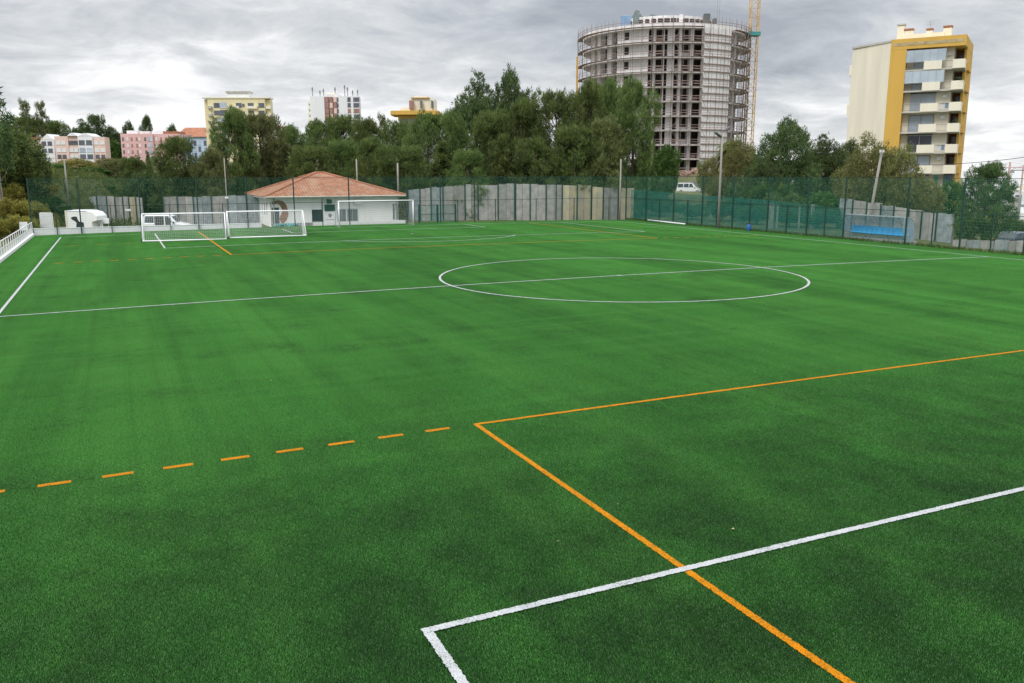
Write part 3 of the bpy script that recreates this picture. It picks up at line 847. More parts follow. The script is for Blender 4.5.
# metal gate left of the panels
A, B = on_y(419, 224, 50.6), on_y(456, 223.5, 50.6)
gt = empty('mesh_gate', (A.x, 50.6, 0), 'dark green double mesh gate right of the full size goal', 'gate')
for k in range(3): m = MB(gt.location); x = A.x + (B.x - A.x) * k / 2; m.box(x - .05, x + .05, 50.55, 50.65, -.2, 2.05); m.build('post', M['green_metal'], gt)
for k in range(2):
    xa, xb = A.x + (B.x - A.x) * k / 2 + .08, A.x + (B.x - A.x) * (k + 1) / 2 - .08
    m = MB(gt.location)
    for z in (.1, 1.0, 1.95): m.bar((xa, 50.6, z), (xb, 50.6, z), .05)
    for x in (xa, xb): m.bar((x, 50.6, .1), (x, 50.6, 1.95), .05)
    lf_ = m.build('gate_leaf', M['green_metal'], gt)
    m = MB(gt.location); wires(m, (xa, 50.6, 0), (xb, 50.6, 0), .1, 1.95, .1, .2, .012, .012); m.build('mesh_infill', M['green_net'], lf_, fix=False)
# rusty sheet leaning on the wall by the gate
# ------------------------------------------------------------------ team bench shelter
bx0 = on_x(842.5, 238.5, 32.1); by0, by1 = on_x(842.5, 238, 32.2).y, on_x(902, 245, 32.2).y
sh = empty('team_shelter', (33, 12.5, 0), 'team bench shelter with curved clear roof and a row of blue seats on the right', 'bench shelter')
so = sh.location
prof = []
H_ = 2.12
for t in np.linspace(0, 1, 13):
    a = t * PI * .62
    prof.append((34.05 - (1.75 * math.sin(a * .81) ** 1.0), H_ - .95 * (1 - math.cos(a * .0)) - (1 - t) ** 2.2 * 1.25))
# profile from the back foot up and over towards the pitch
prof = [(34.1, .05), (34.1, .7), (34.05, 1.15), (33.92, 1.42), (33.7, 1.66), (33.4, 1.84), (33.0, 1.93), (32.55, 1.95), (32.2, 1.9)]
prof = [(32.2 + (x - 32.2) * .66, z) for x, z in prof]
m = MB(so)
for (xa, za_), (xb, zb_) in zip(prof[:-1], prof[1:]):
    m.plate([(xa, by0, za_), (xa, by1, za_), (xb, by1, zb_), (xb, by0, zb_)], .012, (.5, 0, .5))
m.build('curved_roof', M['poly'], sh, fix=False)
for yy in np.linspace(by1, by0, 6):
    m = MB(so); m.tube([(xa, yy, za_ - .03) for xa, za_ in prof], .028, 6); m.build('roof_rib', M['alu'], sh)
for yy in (by1, by0):
    m = MB(so); m.plate([(xa, yy, za_ - .05) for xa, za_ in prof] + [(32.2, yy, .9), (32.5, yy, .05)], .01, (0, 1, 0)); m.build('side_panel', M['poly'], sh, fix=False)
    m = MB(so); m.tube([(32.2, yy, 1.88), (32.2, yy, .9), (32.5, yy, 0)], .03, 6); m.build('front_post', M['alu'], sh)
m = MB(so); m.bar((32.2, by1, 1.91), (32.2, by0, 1.91), .06); m.build('roof_beam', M['alu'], sh)
m = MB(so); m.bar((32.95, by1, .40), (32.95, by0, .40), .07); m.build('seat_beam', M['alu'], sh)
ns = 11
for k in range(ns):
    yc = by1 + .1 + (by0 - by1 - .2) * (k + .5) / ns; w = (by0 - by1 - .2) / ns * .46
    m = MB(so)
    pr = [(32.66, .46), (32.70, .43), (33.0, .44), (33.08, .52), (33.16, .90), (33.18, 1.0)]
    for (xa, za_), (xb, zb_) in zip(pr[:-1], pr[1:]):
        m.plate([(xa, yc - w, za_), (xa, yc + w, za_), (xb, yc + w, zb_), (xb, yc - w, zb_)], .03, (-.6, 0, .8) if za_ > .5 else (0, 0, 1))
    m.build('seat', M['seat_blue'], sh)
for k in range(4):
    yc = by1 + (by0 - by1) * (k + .5) / 4
    m = MB(so); m.bar((32.95, yc, 0), (32.95, yc, .42), .06); m.build('seat_leg', M['alu'], sh)
m = MB(so); m.box(32.4, 33.7, by1 - .1, by0 + .1, -.3, .03); m.build('floor_slab', M['concrete'], sh)

# small blue drum against the right fence
p = on_x(750, 230, 30.9)
dr = empty('blue_drum', (30.75, p.y, crown(30.75)), 'small blue plastic drum standing at the foot of the right fence', 'drum')
m = MB(); m.tube([(0, 0, 0), (0, 0, .06), (0, 0, .3), (0, 0, .55), (0, 0, .6)], [.15, .17, .18, .17, .14], 16); m.build('body', mat('drum_blue', (.02, .13, .50), .4, .1, 4), dr, smooth=True)
m = MB(); m.tube([(0, 0, .6), (0, 0, .66)], [.15, .12], 16); m.build('lid', M['black'], dr)
# white pole lying along the fence
a, b = on_x(648, 219.3, 30.6), on_x(685, 224.8, 30.6)
m = MB(); m.tube([(30.6, a.y, .16), (30.6, b.y, .08)], .07, 10)
tag(m.build('spare_goal_frame', M['goal_white'], smooth=True), 'white tubular frame lying along the foot of the right fence near its far end', 'frame')

# ------------------------------------------------------------------ things behind the far left corner
def block(px0, px1, py0, py1, dep, depth):
    a, b = at(px0, py1, dep), at(px1, py0, dep)
    return a, b


FR = -YAW


def local_root(name, px, dep, label, cat, group=None, z=None, drz=0):
    p = spot(px, dep)
    if z is not None: p.z = z
    return empty(name, p, label, cat, group, FR + drz)


def lz(root, px, py, dep):
    """row py at depth dep as a height in the root's frame"""
    return zat(px, py, dep) - root.location.z


def lx(px, px0, dep): return (px - px0) * dep / 857.0


# slatted white panel
d = 79.5
r = local_root('slatted_panel', 47.5, d, 'tall white slatted panel behind the low wall, left of the white kiosk', 'panel')
zt = lz(r, 47, 213, d); x0, x1 = lx(41, 47.5, d), lx(54, 47.5, d)
m = MB(); m.box(x0, x1, .03, .08, 0, zt); m.build('frame', M['white_paint'], r)
m = MB(); k = .1
while k < zt: m.box(x0 + .08, x1 - .08, -.02, .03, k, k + .13); k += .2
m.build('slats', M['white_paint'], r)
# kiosk
d = 82
r = local_root('white_kiosk', 82, d, 'white kiosk with a rounded right end and a dark painted figure behind the far fence', 'kiosk')
zt = lz(r, 82, 211, d); x0, x1 = lx(68, 82, d), lx(93, 82, d)
m = MB(); zz = zt * .48
poly = [(x0, 0), (x1, 0), (x1, zz), (x1 + .5, zz + .15), (x1 + .45, zz + .55), (x1 + .1, zt - .1), (x1 - .4, zt), (x0, zt)]
m.plate([(x, 0, z) for x, z in poly], 2.2, (0, 1, 0)); m.build('body', M['white_wall'], r, bevel=.03)
m = MB(); m.box(x0 - .1, x0 + .06, -.06, 2.26, 0, zt + .05); m.build('corner_post', M['cream'], r)
fig = [(72.3, 217.6), (75, 216.4), (78.4, 216.6), (79, 219.6), (80.4, 221.6), (84.6, 222.4), (84.8, 227.6), (76.8, 228.6), (77, 225.5), (77.6, 222.8), (75.6, 220.6), (73.2, 219.4)]
m = MB(); m.plate([(lx(px, 82, d), -.02, lz(r, px, py, d)) for px, py in fig], .022, (0, 1, 0)); m.build('painted_figure', M['mural_dark'], r)
m = MB(); m.box(x0 - .04, x1 - .45, -.04, 2.3, zt + .005, zt + .06); m.build('roof', M['white_paint'], r)
# white notice panel on two legs
d = 83
r = local_root('white_panel_sign', 104, d, 'small blank white panel on short legs right of the white kiosk', 'sign')
z0, z1 = lz(r, 104, 223.5, d), lz(r, 104, 218, d)
m = MB(); m.box(lx(98, 104, d), lx(110, 104, d), 0, .06, z0, z1); m.build('board', M['white_paint'], r, bevel=.01)
for s in (-.45, .45):
    m = MB(); m.box(s - .04, s + .04, .07, .13, -.2, z1 - .1); m.build('leg', M['concrete'], r)
# small white box on the corner of the railing
p = at(23.5, 226, 75)
m = MB(p); m.box(p.x - .32, p.x + .32, p.y - .05, p.y + .05, zat(23.5, 230.5, 75), zat(23.5, 222, 75))
m.box(p.x - .03, p.x + .03, p.y + .05, p.y + .1, -.4, zat(23.5, 223, 75))
o = m.build('white_board', M['white_paint'], None, .01); o.location = p; tag(o, 'small white board on a post behind the far end of the white railing', 'sign')
# little white sign on the panels
p = at(128, 210.2, 90)
m = MB(p); m.box(p.x - .28, p.x + .28, p.y - .03, p.y, p.z - .1, p.z + .12)
o = m.build('wall_sign', M['white_paint'], None, .01); o.location = p; tag(o, 'tiny white sign fixed on the ochre boards above the left goal', 'sign')


# ------------------------------------------------------------------ vehicles
def car(kind, px, dep, rz, label, body_mat, scale=1.0, z=None):
    """side profile along local x (nose at +x), extruded with rounded shoulders"""
    r = local_root(kind, px, dep, label, 'van' if 'van' in kind else 'car', z=z, drz=rz)
    L_, W_ = 4.5, 1.78
    if 'van' in kind:
        low = [(-2.2, .32), (-2.22, .75), (-2.18, 1.05), (1.0, 1.08), (1.95, .92), (2.22, .72), (2.25, .36)]
        up = [(-2.16, 1.05), (-2.08, 1.74), (-1.9, 1.84), (.35, 1.82), (.62, 1.72), (1.22, 1.06)]
    else:
        low = [(-2.1, .3), (-2.15, .72), (-2.05, .92), (1.0, .95), (1.9, .82), (2.1, .65), (2.12, .32)]
        up = [(-1.95, .92), (-1.45, 1.38), (-1.1, 1.46), (.3, 1.43), (.55, 1.36), (1.15, .94)]
    m = MB(); m.plate([(x, -W_ / 2, z_) for x, z_ in low], W_, (0, 1, 0)); b = m.build('body', body_mat, r, bevel=.09)
    m = MB()
    n = len(up); inset = .13
    cx = sum(p[0] for p in up) / n
    vs = []
    for s in (-1, 1):
        for x, z_ in up: vs.append((x, s * (W_ / 2 - .02 - inset * (z_ - up[0][1]) / .8), z_))
    m.add(vs, [tuple(range(n)), tuple(range(2 * n - 1, n - 1, -1))] + [(i, (i + 1) % n, n + (i + 1) % n, n + i) for i in range(n)])
    cab = m.build('cabin', body_mat, r, bevel=.06)
    zt, zb_ = up[2][1] - .12, up[0][1] + .05
    wins = ((-1.95, -1.05), (-.95, -.12), (-.02, .75)) if 'van' in kind else ((-1.35, -.5), (-.42, .6))
    for (xa, xb) in wins:
        for s in (-1, 1):
            m = MB(); y0 = s * (W_ / 2 - .005 - inset * .05 / .8); y1 = s * (W_ / 2 - .005 - inset * (zt - up[0][1]) / .8)
            xt = min(xb, .42) if 'van' in kind else min(xb, .38); xl = xa + (.05 if 'van' in kind else (.25 if xa < -1 else 0))
            m.plate([(xa, y0, zb_), (xb, y0, zb_), (xt, y1, zt), (xl, y1, zt)], .012, (0, s, 0)); m.build('side_window', M['dark_glass'], cab)
    for (pa, pb, nm) in ((up[-1], up[-2], 'windscreen'), (up[0], up[1], 'rear_window')):
        sgn = 1 if nm == 'windscreen' else -1
        m = MB(); a0 = .12; 
        pA = (pa[0] + (pb[0] - pa[0]) * a0, pa[1] + (pb[1] - pa[1]) * a0); pB = (pa[0] + (pb[0] - pa[0]) * .93, pa[1] + (pb[1] - pa[1]) * .93)
        m.plate([(pA[0], -.72, pA[1]), (pA[0], .72, pA[1]), (pB[0], .64, pB[1]), (pB[0], -.64, pB[1])], .014, (sgn, 0, .6)); m.build(nm, M['dark_glass'], cab)
    for x in (-1.38, 1.40):
        for s in (-1, 1):
            m = MB(); m.tube([(x, s * .70, .31), (x, s * .90, .31)], .31, 20); w = m.build('wheel', M['tyre'], r)
            m = MB(); m.tube([(x, s * .895, .31), (x, s * .915, .31)], .19, 14); m.build('rim', M['alu'], w)
    for s in (-1, 1):
        m = MB(); m.box(2.1 if 'van' in kind else 1.98, 2.26 if 'van' in kind else 2.12, s * .66 - .17, s * .66 + .17, .66, .82); m.build('headlight', M['lens_clear'], r, bevel=.03)
        m = MB(); m.box(-2.24 if 'van' in kind else -2.17, -2.1, s * .76 - .07, s * .76 + .07, .8, 1.1 if 'van' in kind else .9); m.build('tail_light', M['lens_red'], r, bevel=.02)
        m = MB(); m.box(.85, 1.0, s * .98 - .1, s * .98 + .1, 1.02, 1.17); m.build('mirror', M['black'], r, bevel=.02)
    for (xa, xb) in ((-.98, -.05), (-.02, .98)):
        for s in (-1, 1):
            m = MB(); m.box(xb - .2, xb - .05, s * .9 - .012, s * .9 + .012, .92, .95); m.build('door_handle', M['black'], r)
    return r


v = car('parked_van', 168, 88, .06, 'white van with its dark side door open behind the left goal', M['car_white'], z=spot(168, 88).z)
m = MB(); m.box(-.95, .0, -.915, -.885, .5, 1.72); m.box(.12, .62, -.915, -.885, .55, 1.5); m.build('door_opening', M['black'], v)
m = MB(); m.box(-1.05, -.2, -1.02, -.96, .45, 1.7) if False else m.box(.02, .12, -1.0, -.89, .45, 1.75); m.build('open_door', M['car_white'], v)
car('parked_van', 689, 150, -.18, 'silvery white minivan on the road beyond the right fence, before the round tower', M['car_white'], z=zat(689, 193, 150) - .1)
car('parked_car', 714, 154, PI - .1, 'white car parked right of the minivan beyond the right fence', M['car_white'], z=zat(714, 196, 154) - .1)
car('parked_car', 1018, 70, .5, 'dark blue car partly cut off at the right edge beyond the low grey wall', M['car_blue'], z=zat(1018, 249.5, 70))
car('parked_car', 86, 170, .1, 'white car half hidden in greenery below the salmon apartment block', M['car_white'], z=zat(86, 168, 170) - .7)

# ------------------------------------------------------------------ poles and wires
def pole(px, dep, top, label, r0=.14, r1=.09, base=None, name='utility_pole', cat='pole', lean=None, extra=None, mt='pole'):
    p = spot(px, dep)
    if base: p.z = zat(px, base, dep)
    zt = zpix(p, top) - p.z
    r = empty(name, p, label, cat)
    dx = lean or 0
    m = MB(); m.tube([(0, 0, -.5), (dx * .5, -dx * .25, zt * .5), (dx, -dx * .5, zt)], [r0, (r0 + r1) / 2, r1], 10); m.build('shaft', M[mt], r, smooth=True)
    if extra: extra(r, zt, dx)
    return r


def xlamp(r, zt, dx):
    rt = Vector((math.cos(-YAW), math.sin(-YAW), 0))
    for s, h in ((-1, .1), (1, .65)):
        m = MB(); m.bar((0, 0, zt - .6 + h), tuple(rt * s * .32 + Vector((0, 0, zt - .35 + h))), .05); a = m.build('arm', M['lamp'], r)
        m = MB(); q = rt * s * .40 + Vector((0, 0, zt - .32 + h)); m.plate([q + rt * -.26 + Vector((0, -.2, .18 * -s)), q + rt * .26 + Vector((0, -.2, .18 * s)), q + rt * .26 + Vector((0, .2, .18 * s)), q + rt * -.26 + Vector((0, .2, .18 * -s))], .12, (0, 0, 1)); m.build('floodlight', M['lamp'], r)


def xglobe(r, zt, dx):
    m = MB(); m.box(-.16, .16, -.16, .16, zt * .42, zt * .42 + .22); m.build('lamp_box', M['white_paint'], r, bevel=.04)


def xarm(r, zt, dx):
    m = MB(); m.bar((dx - .6, -dx * .5 - .3, zt - .25), (dx + .6, -dx * .5 + .3, zt - .25), .08); m.build('cross_arm', M['pole'], r)
    for s in (-.5, 0, .5):
        m = MB(); m.tube([(dx + s, -dx * .5 + s / 2, zt - .2), (dx + s, -dx * .5 + s / 2, zt + .02)], .05, 8); m.build('insulator', M['white_paint'], r)


pole(718, 84, 133, 'tall concrete floodlight pole with two lamp heads in front of the palm', .14, .085, 228, 'floodlight_pole', 'lamp post', extra=xlamp)
pole(619.5, 97, 159, 'slim grey pole before the right end of the grey panel wall', .10, .08, 221)
p_lean = pole(866, 78.5, 150, 'leaning concrete pole behind the team bench shelter', .15, .1, 243, lean=.75, extra=xarm)
pole(4, 80, 163, 'brown wooden pole at the left edge on the scrub bank', .17, .13, 232)
pole(69, 95, 160, 'pale thin pole rising behind the white kiosk', .1, .08, 214)
pole(228.5, 92, 158, 'thin grey pole with a small white lamp box behind the right portable goal', .06, .05, 228, 'lamp_pole', 'lamp post', extra=xglobe)
pole(358.5, 101, 159, 'thin pale pole above the clubhouse roof, left of another', .10, .08, 200)
pole(399, 101, 163, 'pale pole at the right end of the clubhouse roof', .12, .09, 200)


def wire(name, pts, label, r=.025):
    m = MB(pts[0]); P = []
    for a, b in zip(pts[:-1], pts[1:]):
        for i in range(12):
            t = i / 12; q = a.lerp(b, t); q.z -= 1.2 * 4 * t * (1 - t) * (b - a).length / 60; P.append(q)
    P.append(pts[-1]); m.tube(P, r, 5)
    o = m.build(name, M['black']); o.location = pts[0]; tag(o, label, 'cable')


wire('overhead_cable', [Vector(p_lean.location) + Vector((.75, -.38, zpix(p_lean.location, 152) - p_lean.location.z)), at(920, 165, 76), at(1040, 155, 70)], 'black overhead cable sagging to the right of the ochre apartment tower')

# ------------------------------------------------------------------ buildings
class Facade:
    """building in the camera-parallel frame: px/row -> local x/z at depth dep, y grows away from us"""
    def __init__(s, name, px, dep, label, cat, base, group=None, row=125):
        s.row, s.base = row, base; s.px = unlean(px, row, base)
        p = at(s.px, base, dep); s.dep = dep
        s.root = empty(name, p, label, cat, group, FR); s.z0 = p.z

    def x(s, px, y=0): px = unlean(px, s.row, s.base); return (px - 512) * (s.dep + y) / 857 - (s.px - 512) * s.dep / 857

    def z(s, px, py, y=0): return zat(px, py, s.dep + y) - s.z0

    def box(s, name, m, p0, p1, t, b, y0, y1, parent=None, bevel=0):
        mb = MB(); mb.box(s.x(p0), s.x(p1), y0, y1, s.z((p0 + p1) / 2, b) if b is not None else -6, s.z((p0 + p1) / 2, t))
        return mb.build(name, M[m], parent or s.root, bevel)


# --- round tower under construction
TD = 204; RT = 17.35
rt = empty('round_tower', at(659, 172.5, TD), 'round concrete tower block under construction, wrapped in scaffolding', 'tower block', None, FR)
tz = rt.location.z
ztop = zat(663, 31, TD - RT) - tz
NF = 10; fh = ztop / NF
D2R = PI / 180
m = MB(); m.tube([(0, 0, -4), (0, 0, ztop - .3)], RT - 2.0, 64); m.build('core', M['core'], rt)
for k in range(NF + 1):
    m = MB(); z = k * fh; m.arc(RT - 5, RT + 1.0, 0, 2 * PI, z - .34, z, 90); m.build('floor_slab', M['slab'], rt, fix=False)
m = MB(); m.arc(RT + .55, RT + .95, 0, 2 * PI, ztop + .002, ztop + .75, 90); m.build('parapet', M['tower_white'], rt, fix=False)
def tang(px, row=45):
    """angle on the tower wall seen at column px"""
    pb = unlean(px, row, 172.5); lo, hi = -80 * D2R, 85 * D2R
    for _ in range(40):
        q = (lo + hi) / 2
        X = (659 - 512) * TD / 857 + RT * math.sin(q)
        if 512 + X * 857 / (TD - RT * math.cos(q)) < pb: lo = q
        else: hi = q
    return lo


segs = [(tang(618.5), tang(649), 'tower_white', 0, .35), (tang(702), tang(727), 'tower_white', .55, 1.2)]
for (a0, a1, mt, k0, out) in segs:           # closed white wall strips, storey by storey
    for k in range(-1 if k0 else 0, NF):
        m = MB(); m.arc(RT - .1, RT + out, a0, a1, k * fh + .03, (k + 1) * fh - (.37 if out < 1 else .08)); m.build('wall_panel', M[mt], rt, fix=False)
m = MB(); m.arc(RT - 4, RT + .2, tang(650), tang(700), -5, -.4); m.build('wall_panel', M['far_white'], rt, fix=False)
m = MB(); m.arc(RT - 4, RT + .1, -100 * D2R, tang(649), -5, -.4); m.build('wall_panel', M['brick'], rt, fix=False)
for k in range(-1, NF):
    for zz in (0, .5):
        m = MB(); m.arc(RT + 1.22, RT + 1.42, tang(702), tang(727), (k + zz) * fh - .06, (k + zz) * fh + .14); m.build('wall_joint', M['plank'], rt, fix=False)
for k in range(NF):
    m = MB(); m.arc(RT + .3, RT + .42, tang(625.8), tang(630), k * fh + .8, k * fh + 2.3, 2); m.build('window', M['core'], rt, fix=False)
# piers between the openings, foot to roof
for p0, p1 in ((579, 582.5), (590, 594), (597, 600), (606.8, 611.3), (653.4, 656), (663.8, 665), (668, 675.2), (679.8, 682.5), (691.5, 694.4), (730.5, 732), (736, 737.5), (741, 743)):
    m = MB(); m.arc(RT - 1.6, RT - .2, tang(p0), tang(p1), -4.5, ztop - .2, 2); m.build('pier', M['tower_white'], rt, fix=False)
bays = [(582.5, 590), (594, 597), (600, 606.8), (611.3, 618.5), (649, 653.4), (656, 663.8), (675.2, 679.8), (682.5, 691.5), (694.4, 702), (727, 730.5), (732, 736), (737.5, 741)]
rl = random.Random(31)
for k in range(NF):
    for i, (p0, p1) in enumerate(bays):
        h = rl.choice((0, 0, 0, 0, .25, .3, .42, .36)) if i not in (1,) else rl.choice((1, 1, .4))
        if h:
            m = MB(); m.arc(RT - 1.2, RT - .95, tang(p0) + .002, tang(p1) - .002, k * fh + .004, k * fh + (fh - .35) * h, 3); m.build('brick_infill', M['brick' if rl.random() < .6 else 'slab'], rt, fix=False)
        if 4 <= i <= 8:
            m = MB(); z = k * fh
            for zz in (.45, .95): m.arc(RT + .82, RT + .88, tang(p0) + .004, tang(p1) - .004, z + zz, z + zz + .09, 2)
            m.build('guard_rail', M['plank'], rt, fix=False)
# curved balconies on the right flank
for k in range(NF):
    m = MB(); q = 70 * D2R; c = (RT * math.sin(q), -RT * math.cos(q)); 
    ps = [(c[0] + 2.6 * math.cos(t), c[1] + 2.6 * math.sin(t)) for t in np.linspace(-1.9, 1.2, 12)]
    m.prism(ps, k * fh - .3, k * fh - .02); 
    m.build('balcony', M['slab'], rt, fix=False)
# roof: set-back storey, tanks, tarpaulins
m = MB(); m.arc(RT - 11, RT - 6, -60 * D2R, 62 * D2R, ztop + .003, ztop + 3.3); m.build('roof_storey', M['slab'], rt, fix=False)
m = MB(); 
for k in range(16):
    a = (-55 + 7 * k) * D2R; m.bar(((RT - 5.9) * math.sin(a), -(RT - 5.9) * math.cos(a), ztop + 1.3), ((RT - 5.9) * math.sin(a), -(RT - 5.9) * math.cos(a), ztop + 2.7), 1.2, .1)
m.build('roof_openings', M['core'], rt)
S_ = (TD - 12) / 857
for (p0, p1, h0, h1, mt, nm) in ((612, 622, .6, 3.0, 'blue_sheet', 'roof_tank'), (692, 698.5, .5, 3.4, 'lamp', 'chimney'), (701, 704.8, .5, 2.4, 'lamp', 'chimney'), (668.5, 672, 1.5, 3.2, 'slab', 'chimney')):
    x0, x1 = (p0 - 663.5) * S_, (p1 - 663.5) * S_
    m = MB(); m.prism([(x0, -13.2), (x1, -13.2), (x1 - .2, -11.5), (x0 + .2, -11.5)], ztop + .01, ztop + h1); m.build(nm, M[mt], rt, bevel=.12)
m = MB(); x0 = (627 - 663.5) * S_; x1 = (648 - 663.5) * S_
for i in range(12):
    t = i / 11; xx = x0 + (x1 - x0) * t; hgt = 3.6 + 1.0 * math.exp(-((t - .12) / .12) ** 2) + .3 * math.sin(9 * t)
    m.prism([(xx, -9), (xx + (x1 - x0) / 10.8, -9), (xx + (x1 - x0) / 10.8, -6), (xx, -6)], ztop + .3, ztop + hgt)
m.build('tarpaulin', mat('tarpaulin_grey', (.20, .24, .24), .8, .3, 1), rt)

# --- scaffolding round it
sf = empty('scaffolding', rt.location, 'rusty scaffold frames and plank decks wrapped round the unfinished tower', 'scaffolding', None, FR)
RS = RT + 2.0
angs = [q * 6.5 - 101 for q in range(32)]
for a in angs:
    m = MB(); q = a * D2R
    for r_ in (RT + 1.25, RS + .3):
        m = MB(); m.bar((r_ * math.sin(q), -r_ * math.cos(q), -5), (r_ * math.sin(q), -r_ * math.cos(q), ztop + 1.9), .07); m.build('standard', M['scaf'], sf)
for k in range(NF + 1):
    m = MB(); z = k * fh - .12
    m.arc(RT + 1.22, RS + .3, -100 * D2R, tang(700), z - .06, z, 30); m.build('deck', M['plank'], sf, fix=False)
    m = MB(); m.arc(RT + 1.22, RS + .3, tang(728), 100 * D2R, z - .06, z, 16); m.build('deck', M['plank'], sf, fix=False)
    for h in (.5, 1.0):
        m = MB(); m.arc(RS + .28, RS + .35, -100 * D2R, 100 * D2R, z + h, z + h + .09, 50); m.build('ledger', M['plank'], sf, fix=False)
for i, a in enumerate(angs[:-1]):
    if i % 3: continue
    m = MB(); q0, q1 = a * D2R, (a + 6.5) * D2R
    for k in range(NF):
        p0, p1 = (q0, q1) if k % 2 else (q1, q0)
        m.bar(((RS + .4) * math.sin(p0), -(RS + .4) * math.cos(p0), k * fh), ((RS + .4) * math.sin(p1), -(RS + .4) * math.cos(p1), (k + 1) * fh), .06)
    m.build('brace', M['scaf'], sf)
m = MB(); x = -RS * math.sin(83 * D2R)
m.bar((x - .8, -3, ztop * .42), (x - .8, -3, ztop * .86), .45); m.build('rubble_chute', M['crane'], sf)

# --- tower crane
cb = at(746.5, 172, 198)
cr = empty('tower_crane', cb, 'yellow lattice tower crane standing at the right side of the round tower', 'crane', None, FR)
w = .92; hc = 62
for sx in (-1, 1):
    for sy in (-1, 1):
        m = MB(); m.bar((sx * w, sy * w, -5), (sx * w, sy * w, hc), .15); m.build('mast_leg', M['crane'], cr)
for face in range(4):
    m = MB(); k = -4.0; i = 0
    while k < hc - 2:
        c = [(-w, -w), (w, -w), (w, w), (-w, w)]
        a, b = c[face], c[(face + 1) % 4]
        if i % 2: a, b = b, a
        m.bar((a[0], a[1], k), (b[0], b[1], k + 1.9), .08); m.bar((a[0], a[1], k), (b[0], b[1], k), .07); k += 1.9; i += 1
    m.build('mast_lattice', M['crane'], cr)
zc = zat(752, 38.5, 198) - cb.z
m = MB(); m.box(-1.5, 1.3, -1.2, 1.2, zc - .35, zc + .45); m.bar((-1.2, 0, zc), (-5, 4, zc), .25); m.build('tie_collar', M['teal'], cr)
m = MB(); m.box(-1.3, 1.3, -1.3, 1.3, hc, hc + 1.0); m.build('slewing_ring', M['crane'], cr)
m = MB(); m.box(1.4, 2.9, -1.1, .5, hc + .2, hc + 2.4); m.build('cab', M['car_white'], cr, bevel=.1)
m = MB()
for yy, zz in ((-.6, 1.2), (.6, 1.2), (0, 2.4)): m.bar((-42, yy, hc + zz), (14, yy, hc + zz), .16)
k = -42
while k < 13: m.bar((k, -.6, hc + 1.2), (k + 1.5, 0, hc + 2.4), .09); m.bar((k + 1.5, 0, hc + 2.4), (k + 3, .6, hc + 1.2), .09); m.bar((k, .6, hc + 1.2), (k + 1.5, 0, hc + 2.4), .09); k += 3
m.build('jib', M['crane'], cr)
m = MB(); m.box(11, 14, -.9, .9, hc - .8, hc + 1.0); m.build('counterweight', M['concrete'], cr)
xk = (716 - 752) * 198 / 857
m = MB(); m.bar((xk, 0, ztop + 2), (xk, 0, hc + 1.2), .05); m.bar((xk + .5, 0, ztop + 2), (xk + .5, 0, hc + 1.2), .05); m.box(xk - .1, xk + .6, -.2, .2, ztop + 1.4, ztop + 2); m.build('hoist_line', M['scaf'], cr)

# --- ochre apartment tower on the right
AB = 122.0
A = at(879, 195, 124.5); B = at(953.5, 195, 119.5)
dv_ = B - A; dv_.z = 0; W = dv_.length; ang = math.atan2(dv_.y, dv_.x)
ap = empty('apartment_tower', (A.x, A.y, A.z), 'cream and ochre apartment tower with stacked balconies on the right', 'apartment tower', None, ang)
az = A.z
ztp = zat(930, 42.2, 122) - az                    # parapet top
C_ = at(842.5, 195, 131); inv = Matrix.Rotation(-ang, 3, 'Z')
cl_ = inv @ (C_ - Vector((A.x, A.y, C_.z))); cl_ = Vector((cl_.x, cl_.y))
W = W - .25
m = MB(); m.prism([(cl_.x, cl_.y), (0, .02), (0, 13), (cl_.x, cl_.y + 12)], -6, ztp - .25); m.build('wall', M['cream'], ap)            # blank cream flank
m = MB(); d = Vector((cl_.x, cl_.y)).normalized(); m.prism([(cl_.x - .12, cl_.y - .12), (.05, -.1), (.05, .35), (cl_.x, cl_.y + .35)], ztp - .25, ztp + .02); m.build('coping', M['balcony_slab'], ap)
k0 = 2.1
m = MB(); m.box(.003, k0, 0, 12, -6, ztp - 1.3); m.build('wall', M['yellow'], ap)                                                     # ochre pier
m = MB(); m.box(.004, W, -.02, 12, ztp - 1.3, ztp + .1); m.build('fascia', M['yellow'], ap)
m = MB(); m.box(.3, W - .2, -.05, -.0195, ztp - .85, ztp - .42); m.build('fascia_band', mat('greyed_band', (.50, .40, .22), .9, .3, 1.2), ap)
m = MB(); m.box(k0, 8.0, 1.4, 12, -6, ztp - 1.3); m.build('wall', M['cream'], ap)
m = MB(); m.box(8.0, W - .35, 5.4, 12, -6, ztp - 1.3); m.build('wall', M['shaded_orange_render'], ap)
m = MB(); m.box(W - .35, W - .02, 3.2, 12.5, -6, ztp - 1.31); m.build('wall', M['yellow'], ap)
nfl = 9; fl_h = 2.82
rl = random.Random(11)
